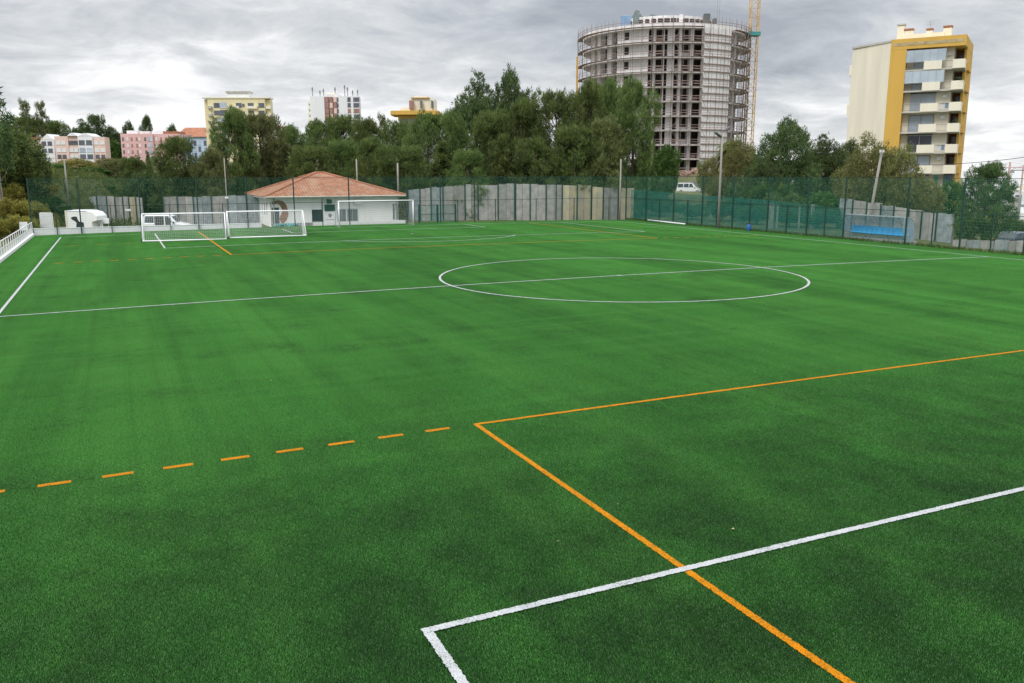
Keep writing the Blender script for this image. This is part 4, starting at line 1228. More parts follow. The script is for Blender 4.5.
for k in range(nfl):
    z = ztp - 1.3 - fl_h * (k + 1)
    if z < -5: break
    bottom = k >= 7
    m = MB(); m.box(k0 + .01, W, -.02, 1.4, z - .22, z); m.box(8.01, W, 1.401, 5.39, z - .22, z); m.build('balcony_slab', M['balcony_slab'], ap)
    m = MB(); m.box(k0 + 2.35, k0 + 4.6, -.10, .06, z - .1, z + 1.02); m.build('parapet', M['cream_light'], ap)
    b1 = MB(); b1.box(W - 1.35, W + .12, -.28, -.12, z - .12, z + 1.05); b1.box(W - .04, W + .12, -.12, 2.0, z - .12, z + 1.05); b1.build('corner_parapet', M['cream_light'], ap)
    m = MB()
    for (xa, xb) in ((k0 + .03, k0 + 2.34), (k0 + 4.61, W - 1.36)):
        for zz in (.12, .95): m.bar((xa, .0, z + zz), (xb, .0, z + zz), .05)
        q = xa + .05
        while q < xb: m.bar((q, 0, z + .12), (q, 0, z + .95), .02); q += .14
    m.build('railing', M['railing'], ap)
    glazed = k < 2
    m = MB(); m.box(k0 + .9, k0 + 4.0, 1.36, 1.41, z + .05 if not bottom else z + .3, z + 2.3)
    wn = m.build('window', M['dark_glass' if k == 4 else 'pale_glass'], ap)
    m = MB()
    for xa in (k0 + .82, k0 + 2.4, k0 + 4.0): m.box(xa, xa + .08, 1.30, 1.42, z + .03, z + 2.38)
    m.box(k0 + .9, k0 + 4.0, 1.30, 1.42, z + 2.3, z + 2.42); m.build('frame', M['railing'] if k % 2 else M['alu'], wn)
    if not glazed:
        m = MB(); m.box(k0 + .8, k0 + 4.1, 1.22, 1.42, z + 2.42, z + 2.6); m.build('shutter_box', M['lamp'] if k % 2 == 0 else M['cream_light'], ap)
    m = MB(); m.box(8.2, 9.2, 5.34, 5.41, z + .05, z + 2.2); m.build('balcony_door', M['dark_glass'], ap)
    if glazed:
        m = MB(); m.box(k0 + .03, k0 + 5.0, -.01, .02, z + 1.0, z + fl_h - .25); gl = m.build('glazing', M['pale_glass'], ap)
        m = MB()
        for q in np.linspace(k0 + .05, k0 + 5.0, 6): m.box(q - .03, q + .03, -.05, .03, z + 1.0, z + fl_h - .25)
        m.build('mullions', M['alu'], gl)
    if k == 6:
        m = MB(); m.box(k0 + 4.9, W - 1.9, -.02, .02, z + .9, z + 2.55); gl = m.build('glazing', M['sign_green'], ap)
        m = MB(); m.box(W - 1.2, W, -.3, -.26, z + 1.05, z + 2.5); gl = m.build('glazing', M['dark_glass'], ap)
    if k in (0, 2, 3, 5):
        m = MB(); m.box(7.0, 7.6, 1.08, 1.39, z + 1.75, z + 2.2); m.build('air_conditioner', M['white_paint'], ap, .02)
    if k in (2, 4):
        for q, mt_ in enumerate(('far_white', 'blue_sheet', 'salmon')):
            m = MB(); xq = k0 + 4.9 + q * .55; m.box(xq, xq + .42, .06, .09, z + .15 + .1 * q, z + .93); m.build('laundry', M[mt_], ap)
    if k in (1, 3):                       # plants on the corner balconies
        m = MB()
        for _ in range(60):
            c = Vector((W - .3 + rl.uniform(-.5, .6), -.1 + rl.uniform(-.3, .5), z + 1.1 + rl.uniform(-.3, .5))); u = Vector((rl.uniform(-1, 1), rl.uniform(-1, 1), rl.uniform(-1, 1))) * .22; v_ = Vector((rl.uniform(-1, 1), rl.uniform(-1, 1), rl.uniform(-1, 1))) * .1
            m.add([c, c + u, c + v_], [(0, 1, 2)])
        m.build('balcony_plant', M['leaf_dark'], ap, fix=False)
    # small boxes on the far left edge (balcony ends of the other facade)
    if k % 2 == 0:
        m = MB(); m.box(cl_.x - .35, cl_.x - .02, cl_.y + .3, cl_.y + 2.2, z + .1, z + 1.6); m.build('end_balcony', M['cream_light'], ap)
    # narrow balcony slabs with yellow undersides on the right flank
    m = MB(); m.box(W - .015, W + .3, 3.9, 8.5, z - .1, z + .9); m.build('side_balcony', M['yellow'], ap)
m = MB(); m.box(7.85, 8.0, 1.39, 5.4, -6, ztp - 1.3); m.build('wall', M['cream_light'], ap)
for (p0, p1, t, cap) in ((893, 899.3, 29, 'tile'), (899.5, 907, 34, 'roof_red'), (919, 924, 35.3, 'roof_red'), (933.5, 940.5, 34, 'roof_red')):
    x0 = (p0 - 891) * 126 / 857 * 1.0; x1 = (p1 - 891) * 126 / 857
    zz = zat((p0 + p1) / 2, t, 126) - az
    m = MB(); m.box(x0, x1, 2.5, 3.4, ztp - 1, zz - .3); ch = m.build('chimney', M['cream_light'], ap)
    m = MB(); m.box(x0 - .08, x1 + .08, 2.42, 3.48, zz - .22, zz); m.box(x0 + .08, x1 - .08, 2.6, 3.3, zz - .3, zz - .22); m.build('chimney_cap', M['roof_red'] if p0 > 895 else M['balcony_slab'], ch)
m = MB(); m.box(1.0, W - 3, 2.3, 8, ztp, ztp + .95); m.build('roof_storey', M['cream_light'], ap)
m = MB(); xm = (921.5 - 891) * 126 / 857; m.bar((xm, 3, ztp), (xm, 3, zat(921, 27.5, 126) - az), .04)
for zz in (0, .3): m.bar((xm - .5, 3, zat(921, 29, 126) - az - zz), (xm + .5, 3, zat(921, 29, 126) - az - zz), .025)
m.build('aerial', M['railing'], ap)


# --- far buildings: windows each on their own
def wins(f, cols, rows, w, h, m, y=-.06, name='window', skip=()):
    """cols: centre px, rows: centre row; w,h in metres"""
    for i, px in enumerate(cols):
        for j, py in enumerate(rows):
            if (i, j) in skip: continue
            x, z = f.x(px), f.z(px, py)
            mt = m if isinstance(m, str) else m[(i * 3 + j * 5) % len(m)]
            mb = MB(); mb.box(x - w / 2, x + w / 2, y, .05, z - h / 2, z + h / 2); mb.box(x - w / 2 - .12, x + w / 2 + .12, y - .1, .05, z - h / 2 - .16, z - h / 2 - .003)
            mb.build(name, M[mt], f.root)


f = Facade('apartment_tower', 237, 330, 'pale yellow apartment tower far behind the trees on the left', 'apartment tower', 172)
f.box('wall', 'pale_yellow', 209, 266, 99.5, None, 0, 6)
f.box('wall', 'pale_yellow', 204.5, 209, 100.5, None, 1.5, 6)
f.box('wall', 'pale_yellow', 266, 270.2, 100.5, None, 1.5, 5)
f.box('roof_storey', 'far_white', 228, 250, 94, 99.5, 1, 5); f.box('roof_slab', 'balcony_slab', 227, 250.6, 92.3, 94, .6, 5.4)
f.box('cornice', 'cream_light', 204, 270.6, 98.3, 99.6, -.3, 6.2)
R4 = [106, 113.4, 120.8, 128.2, 135.6, 143, 150.4]
wins(f, [218, 240, 252, 262.5], R4, 2.2, 1.5, ('far_window', 'shutter', 'far_window'))
wins(f, [224.5], R4, 2.6, 2.0, ('pale_glass', 'far_window'))
wins(f, [244.6], R4[:5], .9, .9, 'far_window')
for j, py in enumerate(R4):
    for p0, p1 in ((209.4, 213.5), (234.5, 240.5), (248.5, 258.5), (266.2, 271.2)):
        f.box('balcony', 'cream_light' if p0 != 209.4 else 'balcony_slab', p0, p1, py + 1.2, py + 3.6, -1.0 if p0 < 266 else .4, 0 if p0 < 266 else 1.49)
f = Facade('apartment_tower', 335, 350, 'white apartment tower with rooftop masts far behind the trees', 'apartment tower', 175)
f.box('wall', 'far_white', 311, 325.3, 97.6, None, 0, 12); f.box('wall', 'far_white', 338.5, 359, 97.4, None, 0, 6)
f.box('wall', 'far_white', 325.3, 338.5, 95.3, None, 1.2, 12); f.box('wall', 'cream_light', 307.8, 311, 104, None, 3, 12)
R5 = [100.5, 106, 111.5, 117, 122.5, 128]
wins(f, [327.5], R5, 1.6, 1.9, 'rust_window', 1.1); wins(f, [332, 336], R5, 1.2, 1.9, ('rust_window', 'salmon'), 1.1); wins(f, [338.9], R5, .5, 1.4, 'far_window'); wins(f, [350, 355.8, 358.6], R5, 1.3, 1.5, ('far_window', 'rust_window', 'far_window'))
for py in R5: f.box('balcony', 'cream_light', 307.4, 310.8, py + 2, py + 4, 2.4, 3)
for px, t in ((312.3, 88), (319.8, 91), (323.3, 89.5), (335, 88), (344.6, 86), (347.4, 88), (352.5, 91), (357.5, 90.5)):
    mb = MB(); x = f.x(px); mb.box(x - .12, x + .12, 3, 3.3, f.z(px, 98), f.z(px, t)); mb.box(x - .3, x + .3, 2.95, 3.0, f.z(px, t + 3.5), f.z(px, t + .8)); mb.build('mast', M['railing'], f.root)
f.box('roof_storey', 'cream_light', 326, 336, 93.5, 95.4, 3, 8)
f = Facade('apartment_tower', 415, 300, 'cream building top with an ochre balcony band behind the pine crowns', 'apartment tower', 175)
f.box('wall', 'cream_light', 409.5, 434, 99.5, None, 2, 14)
mb = MB(); mb.prism([(f.x(390), 2), (f.x(392), -.5), (f.x(400), -1.2), (f.x(437), -1.2), (f.x(439), 1.5), (f.x(439), 14), (f.x(390), 14)], f.z(415, 115.5), f.z(415, 111.6)); mb.build('balcony_band', M['yellow'], f.root)
f.box('wall', 'yellow', 398, 436, 115.8, 121, 1, 13); f.box('wall', 'concrete', 399, 435, 121.2, None, 1.2, 12.8)
f.box('wall', 'cream_light', 412, 428, 98.9, 99.8, 1.6, 9)
f.box('cornice', 'yellow', 411, 429.5, 98.3, 99, 1.2, 9.5); f.box('roof_storey', 'far_white', 414, 427, 96.4, 98.2, 3, 9)
f.box('wall', 'cream_light', 400, 410, 108.2, 111.5, 2.5, 10)
wins(f, [411.5], [105.3], 1.3, 2.6, 'rust_window', 1.9); wins(f, [421.5, 432.5], [105, 121], .6, 2.2, 'far_window', 1.9); wins(f, [404, 413, 423], [121.5, 129], 1.8, 1.6, 'far_window', .9)

f = Facade('apartment_block', 76, 340, 'low salmon pink apartment block with pale grey bays on the left hill', 'apartment block', 166)
f.box('wall', 'salmon', 53, 66.5, 136.5, None, 0, 12); f.box('wall', 'salmon', 66.5, 77, 136, None, .3, 12); f.box('wall', 'far_white', 77, 91.5, 136.2, None, -.5, 12); f.box('wall', 'salmon', 91.5, 103.5, 137.5, None, 0, 4)
for p0, p1, pk in ((66.5, 77, 133.2), (78, 91, 133.5)):
    mb = MB(); mb.plate([(f.x(p0), -.6, f.z(70, 136.2)), (f.x(p1), -.6, f.z(70, 136.2)), (f.x((p0 + p1) / 2 + 1.5), -.6, f.z(70, pk)), (f.x((p0 + p1) / 2 - 1.5), -.6, f.z(70, pk))], 8, (0, 1, 0)); mb.build('gable', M['far_white'], f.root)
R6 = [142.6, 150, 156.5]
wins(f, [56.5, 61.5, 94.8, 100.6], R6, 1.6, 1.4, ('shutter', 'far_window', 'shutter')); wins(f, [69, 73.6], R6, 1.6, 1.4, ('far_window', 'shutter', 'shutter'), .24); wins(f, [80.8, 88], R6, 2.3, 1.7, ('far_window', 'far_window', 'pale_glass'), -.56)
wins(f, [56.5, 69, 80, 94.8], [163], 1.7, 1.5, 'far_window')
f = Facade('apartment_block', 47, 345, 'small pale blue-white house with a peaked roof left of the salmon block', 'house', 166)
f.box('wall', 'far_white', 38.5, 52, 140, None, 0, 10)
mb = MB(); mb.plate([(f.x(39), -.1, f.z(46, 139.9)), (f.x(52), -.1, f.z(46, 139.9)), (f.x(46), -.1, f.z(46, 134.2))], 9, (0, 1, 0)); mb.build('gable', M['far_white'], f.root)
wins(f, [42, 48], [143.5, 150.5], 1.8, 1.5, 'far_window')
f.box('roof', 'roof_red', 24, 38.4, 137.4, 140, 2, 12); f.box('wall', 'salmon', 25, 38.4, 139.9, None, 2.2, 12)

f = Facade('apartment_block', 148, 360, 'long pink apartment block with rows of tiny windows on the left', 'apartment block', 168)
f.box('wall', 'pink', 119.5, 146.5, 134, None, 0, 12); f.box('wall', 'pink', 146.5, 152.5, 134.4, None, -.8, 12); f.box('wall', 'pink', 152.5, 180, 134.2, None, 0, 12)
f.box('roof_storey', 'far_white', 124, 135, 130.6, 134, 2, 9); f.box('roof_storey', 'slab', 137, 147, 131.3, 134, 2, 9); f.box('roof_storey', 'far_white', 149.5, 161, 131, 134, 2, 9); f.box('roof', 'roof_red', 161.5, 176, 131.5, 134, 1, 10)
R7 = [139, 145.5, 151.7, 158]
wins(f, [121.8, 126.3, 130.5, 135.5, 138.4, 144, 155.5, 160, 165, 170.5], R7, .65, 1.2, ('far_window', 'rust_window', 'shutter', 'shutter', 'rust_window')); wins(f, [148.4, 150.9], R7, .8, 1.7, 'pale_glass', -.86)
f = Facade('house', 194, 352, 'pale blue house with an orange tiled roof beside the pink block', 'house', 168)
f.box('wall', 'blue_render', 183, 191, 137, None, .6, 11); f.box('wall', 'blue_render', 191, 207, 137, None, 0, 12)
mb = MB(); zt0, zt1 = f.z(195, 137.1), f.z(195, 131.2)
mb.add([(f.x(189.5), -.8, zt0), (f.x(208), -.8, zt0), (f.x(208), 12, zt0), (f.x(189.5), 12, zt0), (f.x(196), 5, zt1), (f.x(208), 5, zt1)], [(0, 1, 5, 4), (1, 2, 5), (2, 3, 4, 5), (3, 0, 4), (3, 2, 1, 0)]); mb.build('roof', M['roof_red'], f.root)
wins(f, [193.8, 198.2, 204], [143, 149, 155], 1.1, 1.8, ('far_window', 'pale_glass')); wins(f, [186.5], [141, 148], 1.0, 1.6, 'far_window', .5)
f = Facade('house', 188, 372, 'broad orange tiled roof rising behind the pale blue house', 'house', 166)
mb = MB(); zt0, zt1 = f.z(188, 135.5), f.z(188, 127.3)
mb.add([(f.x(175), 0, zt0), (f.x(206), 0, zt0), (f.x(206), 14, zt0), (f.x(175), 14, zt0), (f.x(180), 6, zt1), (f.x(200), 6, zt1)], [(0, 1, 5, 4), (1, 2, 5), (2, 3, 4, 5), (3, 0, 4), (3, 2, 1, 0)]); mb.build('roof', M['roof_red'], f.root)
f.box('wall', 'pink', 176.5, 205, 135.4, None, .8, 13); wins(f, [179, 203], [139, 146], 1.2, 1.5, 'far_window', .7)
f = Facade('apartment_block', 281, 400, 'white and red building edge showing right of the pale yellow tower', 'apartment block', 170)
f.box('wall', 'far_white', 277, 287, 128, None, 0, 10); f.box('roof', 'roof_red', 276.5, 287.5, 126.7, 128, -.4, 10); f.box('balcony_band', 'rust_window', 277, 287.3, 131.5, 133, -.5, 0); wins(f, [279.5, 284], [130, 135.5], 1.3, 1.2, 'far_window')

# --- the distant white city in the valley on the right: each block its own
rl = random.Random(21)
city = [(1003, 980, 199, 9, 'two pale far city blocks nearest the right pine'), ]
kinds = [('far_white', 'flat roofed white city block'), ('cream_light', 'cream city block'), ('concrete', 'grey city block')]
n_city = 0
for dp in (430, 500, 580, 680, 800, 950, 1150, 1400, 1750, 2200):
    step = 30 * 857 / dp * 1.05
    px = 972 + rl.uniform(0, step)
    while px < 1036:
        n_city += 1
        mt, kw = kinds[0 if rl.random() < .55 else rl.randrange(3)]
        p = spot(px, dp); hh = rl.uniform(9, 24) * (1 + dp / 2500); ww = rl.uniform(11, 17) * (1 + dp / 3000)
        r = empty('city_block', p, 'pale flat roofed block in the distant white city in the valley at the right edge', 'building', 'distant city blocks in the valley', FR + rl.uniform(-.5, .5))
        mb = MB(); mb.box(-ww, ww, -7, 7, -8, hh); mb.build('wall', M[mt], r)
        mb = MB(); mb.box(-ww * .5, ww * .2, -3, 3, hh, hh + 2.2); mb.build('roof_storey', M['far_white'], r)
        for a in range(3):
            z = hh - 2.6
            mb = MB(); xx = ww * (a - 1) * .62; mb.box(xx - ww * .2, xx + ww * .2, -7.2, -6.9, hh * .25, hh * .82); mb.build('window_band', M['far_window' if (n_city + a) % 3 else 'balcony_slab'], r)
        px += step * rl.uniform(.75, 1.3)
for i, (px, dp, top, lab) in enumerate(((1004.5, 760, 168, 'far red and white tower crane right of the apartment tower'), (1018, 880, 170.5, 'fainter tower crane at the right edge above the white city'))):
    base = at(px, 215, dp); ct = empty('tower_crane', base, lab, 'crane', None, FR); h = zat(px, top, dp) - base.z
    mb = MB(); mb.box(-.6, .6, -.6, .6, -20, h + 5); mb.build('mast', M['hazed_crane_red'], ct)
    mb = MB(); mb.box(-14, 40, -.7, .7, h - .2, h + .7); mb.bar((0, 0, h + 5), (28, 0, h + .6), .25); mb.bar((0, 0, h + 5), (-12, 0, h + .6), .25); mb.build('jib', M['hazed_crane_red' if i == 0 else 'railing'], ct)
    mb = MB(); mb.box(-14, -9, -1, 1, h - 2.5, h - .3); mb.build('counterweight', M['concrete'], ct)

# ------------------------------------------------------------------ trees
def unit(n, rng):
    v = rng.normal(size=(n, 3)); return v / np.linalg.norm(v, axis=1)[:, None]


def leaves(centres, outs, rng, per, size, width, upb, outb, spreadr, droop=0.0):
    """needle or leaf triangles in tufts: array of vertices, three per leaf"""
    n = len(centres); c = np.repeat(centres, per, 0); o = np.repeat(outs, per, 0)
    d = o * outb + unit(n * per, rng) + np.array([0, 0, upb]); d /= np.linalg.norm(d, axis=1)[:, None]
    base = c + unit(n * per, rng) * spreadr * rng.random((n * per, 1)) ** .5
    L = size * (0.55 + .75 * rng.random((n * per, 1)))
    s = np.cross(d, unit(n * per, rng)); s /= np.linalg.norm(s, axis=1)[:, None] + 1e-9
    w = width * (0.6 + .8 * rng.random((n * per, 1)))
    tip = base + d * L; tip[:, 2] -= droop * L[:, 0]
    v = np.stack([base - s * w * .5, base + s * w * .5, tip], 1).reshape(-1, 3)
    return v


def tri_mesh(name, v, m):
    n = len(v) // 3
    me = bpy.data.meshes.new(name); me.vertices.add(len(v)); me.vertices.foreach_set('co', v.astype(np.float32).ravel())
    me.loops.add(3 * n); me.loops.foreach_set('vertex_index', np.arange(3 * n, dtype=np.int32))
    me.polygons.add(n); me.polygons.foreach_set('loop_start', np.arange(0, 3 * n, 3, dtype=np.int32))
    me.update(calc_edges=True); me.materials.append(m); return me


def tree_proto(kind, seed):
    """unit tree: 1 m high, 1 m wide crown (scaled by its root); returns (trunk mesh, crown mesh)"""
    rng = np.random.default_rng(seed); rnd = random.Random(seed)
    H, Wd = {'pine': (11, 8), 'umbrella': (10, 10), 'round': (8, 8), 'olive': (8, 8), 'sparse': (13, 6), 'conifer': (12, 5), 'bush': (3, 4), 'shrub': (2.2, 3.2), 'slender': (11, 4.5)}[kind]
    lobes = []
    if kind == 'pine':
        n = 24
        for i in range(n):
            t = (i + .5) / n; z = H * (.10 + .84 * t)
            w = Wd / 2 * (1.02 - .15 * abs(t - .3)) * math.sqrt(max(.05, 1 - max(0, (t - .35) / .72) ** 2)) * rnd.uniform(.55, .92)
            a = i * 2.399 + rnd.uniform(-.5, .5)
            r = Wd * (.105 + .10 * rnd.random()) * (1.1 - .4 * t)
            lobes.append(((w - r * .55) * math.cos(a), (w - r * .55) * math.sin(a), z, r, r, r * rnd.uniform(.85, 1.35)))
        lobes.append((0, 0, H * .9, Wd * .12, Wd * .12, H * .09))
        for _ in range(4): lobes.append((rnd.uniform(-.2, .2) * Wd, rnd.uniform(-.2, .2) * Wd, H * rnd.uniform(.84, .93), Wd * .085, Wd * .085, H * .085))
        par = dict(tufts=4400, per=9, size=.32, width=.062, up=1.35, out=.55, spr=.22)
    elif kind == 'umbrella':
        n = 22
        for i in range(n):
            t = (i + .5) / n; a = i * 2.399; q = math.sqrt(t) * Wd * .40
            lobes.append((q * math.cos(a), q * math.sin(a), H * (.80 - .42 * t + rnd.uniform(-.10, .08)), Wd * rnd.uniform(.11, .17), Wd * rnd.uniform(.11, .17), H * rnd.uniform(.09, .13)))
        for i in range(8): a = i * .785; lobes.append((Wd * .33 * math.cos(a), Wd * .33 * math.sin(a), H * rnd.uniform(.22, .42), Wd * .13, Wd * .13, H * .11))
        lobes.append((.05 * Wd, 0, H * .9, Wd * .10, Wd * .10, H * .08))
        par = dict(tufts=4200, per=9, size=.27, width=.09, up=.6, out=.55, spr=.24)
    elif kind in ('round', 'olive'):
        n = 20
        for i in range(n):
            t = (i + .5) / n; zz = 1 - 2 * t; q = math.sqrt(1 - zz * zz) * Wd * .33 * rnd.uniform(.75, 1.1); a = i * 2.399
            r = Wd * rnd.uniform(.10, .19)
            lobes.append((q * math.cos(a), q * math.sin(a), H * (.52 + .33 * zz), r, r, r * rnd.uniform(.8, 1.1)))
        par = dict(tufts=3000, per=9, size=.22, width=.15, up=.25, out=.5, spr=.28) if kind == 'round' else dict(tufts=2300, per=9, size=.27, width=.09, up=.3, out=.55, spr=.34)
    elif kind == 'sparse':
        for i in range(26):
            t = (i + .5) / 26; a = i * 2.399; q = Wd * .40 * (1 - .6 * t) * rnd.uniform(.2, 1.15)
            lobes.append((q * math.cos(a), q * math.sin(a), H * (.34 + .60 * t), Wd * rnd.uniform(.05, .13), Wd * rnd.uniform(.05, .13), H * rnd.uniform(.025, .06)))
        par = dict(tufts=520, per=8, size=.50, width=.11, up=.3, out=.5, spr=.35)
    elif kind in ('conifer', 'slender'):
        n = 20
        for i in range(n):
            t = (i + .5) / n; a = i * 2.399; q = Wd * .36 * (1.02 - t) ** (.8 if kind == 'conifer' else .5) * rnd.uniform(.6, 1.1)
            lobes.append((q * math.cos(a), q * math.sin(a), H * (.1 + .82 * t), Wd * (.20 - .13 * t), Wd * (.20 - .13 * t), H * rnd.uniform(.04, .075)))
        lobes.append((0, 0, H * .95, Wd * .05, Wd * .05, H * .05))
        par = dict(tufts=2200, per=9, size=.30, width=.09, up=.55, out=.5, spr=.26)
    else:
        n = 11
        for i in range(n):
            a = i * 2.399; q = Wd * .34 * math.sqrt((i + .5) / n)
            lobes.append((q * math.cos(a), q * math.sin(a), H * rnd.uniform(.28, .66), Wd * rnd.uniform(.10, .17), Wd * rnd.uniform(.10, .17), H * rnd.uniform(.18, .30)))
        par = dict(tufts=1300, per=9, size=.17, width=.07, up=.7, out=.6, spr=.17)
    lob = np.array(lobes); vol = lob[:, 3] * lob[:, 4] + lob[:, 3] * lob[:, 5]
    ids = rng.choice(len(lob), par['tufts'], p=vol / vol.sum())
    u = unit(par['tufts'], rng); rr = (.45 + .55 * rng.random((par['tufts'], 1)) ** .6) * (1 + .12 * rng.normal(size=(par['tufts'], 1)))
    pos = lob[ids, :3] + u * rr * lob[ids, 3:6]
    pos[:, 2] = np.maximum(pos[:, 2], H * .02 + .05)
    # outward = away from the trunk line and away from the lobe's middle
    out = u * .7 + pos * np.array([1, 1, 0]) / (Wd * .5) * .6; out /= np.linalg.norm(out, axis=1)[:, None] + 1e-6
    v = leaves(pos, out, rng, par['per'], par['size'], par['width'], par['up'], par['out'], par['spr'])
    # trunk and limbs
    mb = MB(); k = .22 if kind not in ('bush', 'shrub') else .06
    if kind in ('sparse', 'slender'): k = .16
    lean = rnd.uniform(-.03, .03) * H
    th = H * (.86 if kind in ('pine', 'conifer', 'sparse', 'slender') else .55)
    trunk = [(lean * t * 2 + .12 * math.sin(5 * t + seed), .10 * math.sin(4 * t), -.6 + (th + .6) * t) for t in np.linspace(0, 1, 9)]
    mb.tube(trunk, [k * 1.35, k, k * .9, k * .8, k * .7, k * .58, k * .45, k * .3, k * .12], 8)
    for i, l in enumerate(lobes):
        z0 = max(.15, min(th * .93, l[2] - (.22 if kind != 'umbrella' else .35) * math.hypot(l[0], l[1]) - .1 * H))
        t = (z0 + .6) / (th + .6); p0 = Vector((lean * t * 2 + .12 * math.sin(5 * t + seed), .10 * math.sin(4 * t), z0)); p1 = Vector(l[:3])
        mid = p0.lerp(p1, .5) + Vector((rnd.uniform(-.2, .2), rnd.uniform(-.2, .2), rnd.uniform(-.1, .25)))
        r0 = k * .42 * (1 - .5 * t); mb.tube([p0, mid, p1], [r0, r0 * .65, r0 * .25], 5)
        for _ in range(2):
            e = p1 + Vector([rnd.uniform(-1, 1) * l[3 + q] * .8 for q in range(3)]); mb.tube([mid.lerp(p1, .5), e], [r0 * .4, r0 * .12], 4)
    sc = np.array([1 / Wd, 1 / Wd, 1 / H])
    # fit exactly into the unit box using robust extents
    ex = np.percentile(np.abs(v[:, 0]), 98.5), np.percentile(np.abs(v[:, 1]), 98.5), np.percentile(v[:, 2], 99.7)
    s3 = (.5 / ex[0], .5 / ex[1], 1 / ex[2])
    v = v * np.array(s3)
    mb.v = [(x * s3[0], y * s3[1], z * s3[2]) for x, y, z in mb.v]
    return mb, v


_protos = {}


def tree_meshes(kind, var, leaf, bark):
    key = (kind, var, leaf, bark)
    if key not in _protos:
        base = (kind, var)
        if base not in _protos: _protos[base] = tree_proto(kind, 100 * var + {'pine': 1, 'umbrella': 2, 'round': 3, 'olive': 4, 'sparse': 5, 'conifer': 6, 'bush': 7, 'shrub': 8, 'slender': 9}[kind])
        mb, v = _protos[base]
        tm = bpy.data.meshes.new('trunk'); tm.from_pydata(mb.v, [], mb.f); tm.shade_smooth(); tm.materials.append(M[bark])
        _protos[key] = (tm, tri_mesh('crown', v, M[leaf]))
    return _protos[key]


NAMES = {'pine': 'pine_tree', 'umbrella': 'pine_tree', 'round': 'broadleaf_tree', 'olive': 'olive_tree', 'sparse': 'eucalyptus_tree', 'conifer': 'conifer_tree', 'slender': 'slender_tree', 'bush': 'bush', 'shrub': 'shrub'}
tno = 0


def tree(kind, var, px, dep, top, wpx, label, leaf='leaf_pine', bark='bark', group=None, base=None):
    global tno
    tno += 1
    p = spot(unlean(px, (top + 180) / 2, 185), dep)
    if base is not None: p.z = zat(px, base, dep)
    h = zpix(p, top) - p.z; w = wpx * dep / 857
    tm, cm = tree_meshes(kind, var, leaf, bark)
    nm = NAMES[kind]
    r = empty(nm, p, label, nm.replace('_', ' ').replace('broadleaf tree', 'tree').replace('slender tree', 'tree').replace('conifer tree', 'conifer'), group, (tno * 2.17) % 6.28)
    r.scale = (w, w, h)
    for n, me in (('trunk', tm), ('crown', cm)):
        o = bpy.data.objects.new(n, me); COL.objects.link(o); o.parent = r
    return r


GP = 'pines behind the far fence'
# centre mass, left to right (px, depth, top row, width px)
tree('pine', 1, 236, 103, 109, 44, 'tall open pine in front of the pale yellow tower, trunk showing', 'leaf_pine', group=GP)
tree('pine', 2, 262, 106, 114, 50, 'pine with brownish lower branches just right of the pale yellow tower', 'leaf_brown', group=GP)
tree('pine', 3, 212, 98, 149, 40, 'low brownish pine at the foot of the pale yellow tower', 'leaf_brown', group=GP)
tree('pine', 2, 179, 99, 137, 50, 'dark bushy pine in front of the pink block and pale blue house', 'leaf_pine', group=GP)
tree('conifer', 1, 151, 110, 153, 16, 'small pointed conifer before the right part of the pink block', 'leaf_pine', group=GP)
tree('pine', 1, 137, 104, 157, 34, 'low green pine at the foot of the pink block', 'leaf_pine', group=GP)
tree('pine', 4, 291, 118, 126, 46, 'pine filling the gap between the yellow tower and the white mast tower', 'leaf_pine', group=GP)
tree('pine', 1, 320, 128, 121, 42, 'pine at the foot of the white tower with masts', 'leaf_pine', group=GP)
tree('pine', 2, 345, 130, 116, 44, 'pine with its top against the right edge of the white mast tower', 'leaf_pine', group=GP)
tree('pine', 3, 371, 126, 119, 44, 'pine between the white mast tower and the ochre banded building', 'leaf_pine', group=GP)
tree('sparse', 2, 383, 135, 113, 14, 'thin pine top spiking up left of the ochre banded building', 'leaf_pine', group=GP)
tree('pine', 4, 400, 122, 121, 44, 'pine right below the ochre banded building', 'leaf_pine', group=GP)
tree('pine', 1, 428, 118, 113, 50, 'pine rising right of the ochre banded building', 'leaf_pine', group=GP)
tree('pine', 3, 283, 109, 143, 56, 'front pine behind the left half of the clubhouse roof', 'leaf_brown', group=GP)
tree('pine', 2, 316, 104, 146, 50, 'front pine directly above the peak of the clubhouse roof', 'leaf_pine', group=GP)
tree('pine', 4, 345, 106, 140, 46, 'yellowish green front pine behind the thin pale pole over the roof', 'leaf_pine', group=GP)
tree('pine', 1, 375, 104, 138, 46, 'front pine between the two pale poles over the clubhouse roof', 'leaf_pine', group=GP)
tree('pine', 2, 408, 106, 146, 46, 'front pine behind the right end of the clubhouse roof', 'leaf_pine', group=GP)
tree('conifer', 2, 443, 104, 142, 40, 'pointed front pine above the left end of the grey panel wall', 'leaf_pine', group=GP)
tree('umbrella', 1, 476, 132, 75, 62, 'tall dark pine with the highest open crown left of centre', 'leaf_dark', group=GP)
tree('umbrella', 2, 512, 134, 71, 56, 'tallest pine of the clump, dark crown against the grey sky', 'leaf_dark', group=GP)
tree('pine', 3, 456, 116, 112, 46, 'pine below the left side of the highest dark crowns', 'leaf_pine', group=GP)
tree('pine', 4, 489, 106, 112, 54, 'broad front pine in the middle of the clump', 'leaf_pine', group=GP)
tree('pine', 1, 521, 108, 100, 56, 'dense front pine under the tallest pine of the clump', 'leaf_pine', group=GP)
tree('pine', 2, 556, 108, 91, 54, 'full pine left of the round tower, second from the tower edge', 'leaf_pine', group=GP)
tree('pine', 3, 585, 110, 82, 48, 'full pine overlapping the left edge of the round tower', 'leaf_pine', group=GP)
tree('pine', 4, 608, 116, 80, 46, 'pine in front of the white wall strip of the round tower', 'leaf_pine', group=GP)
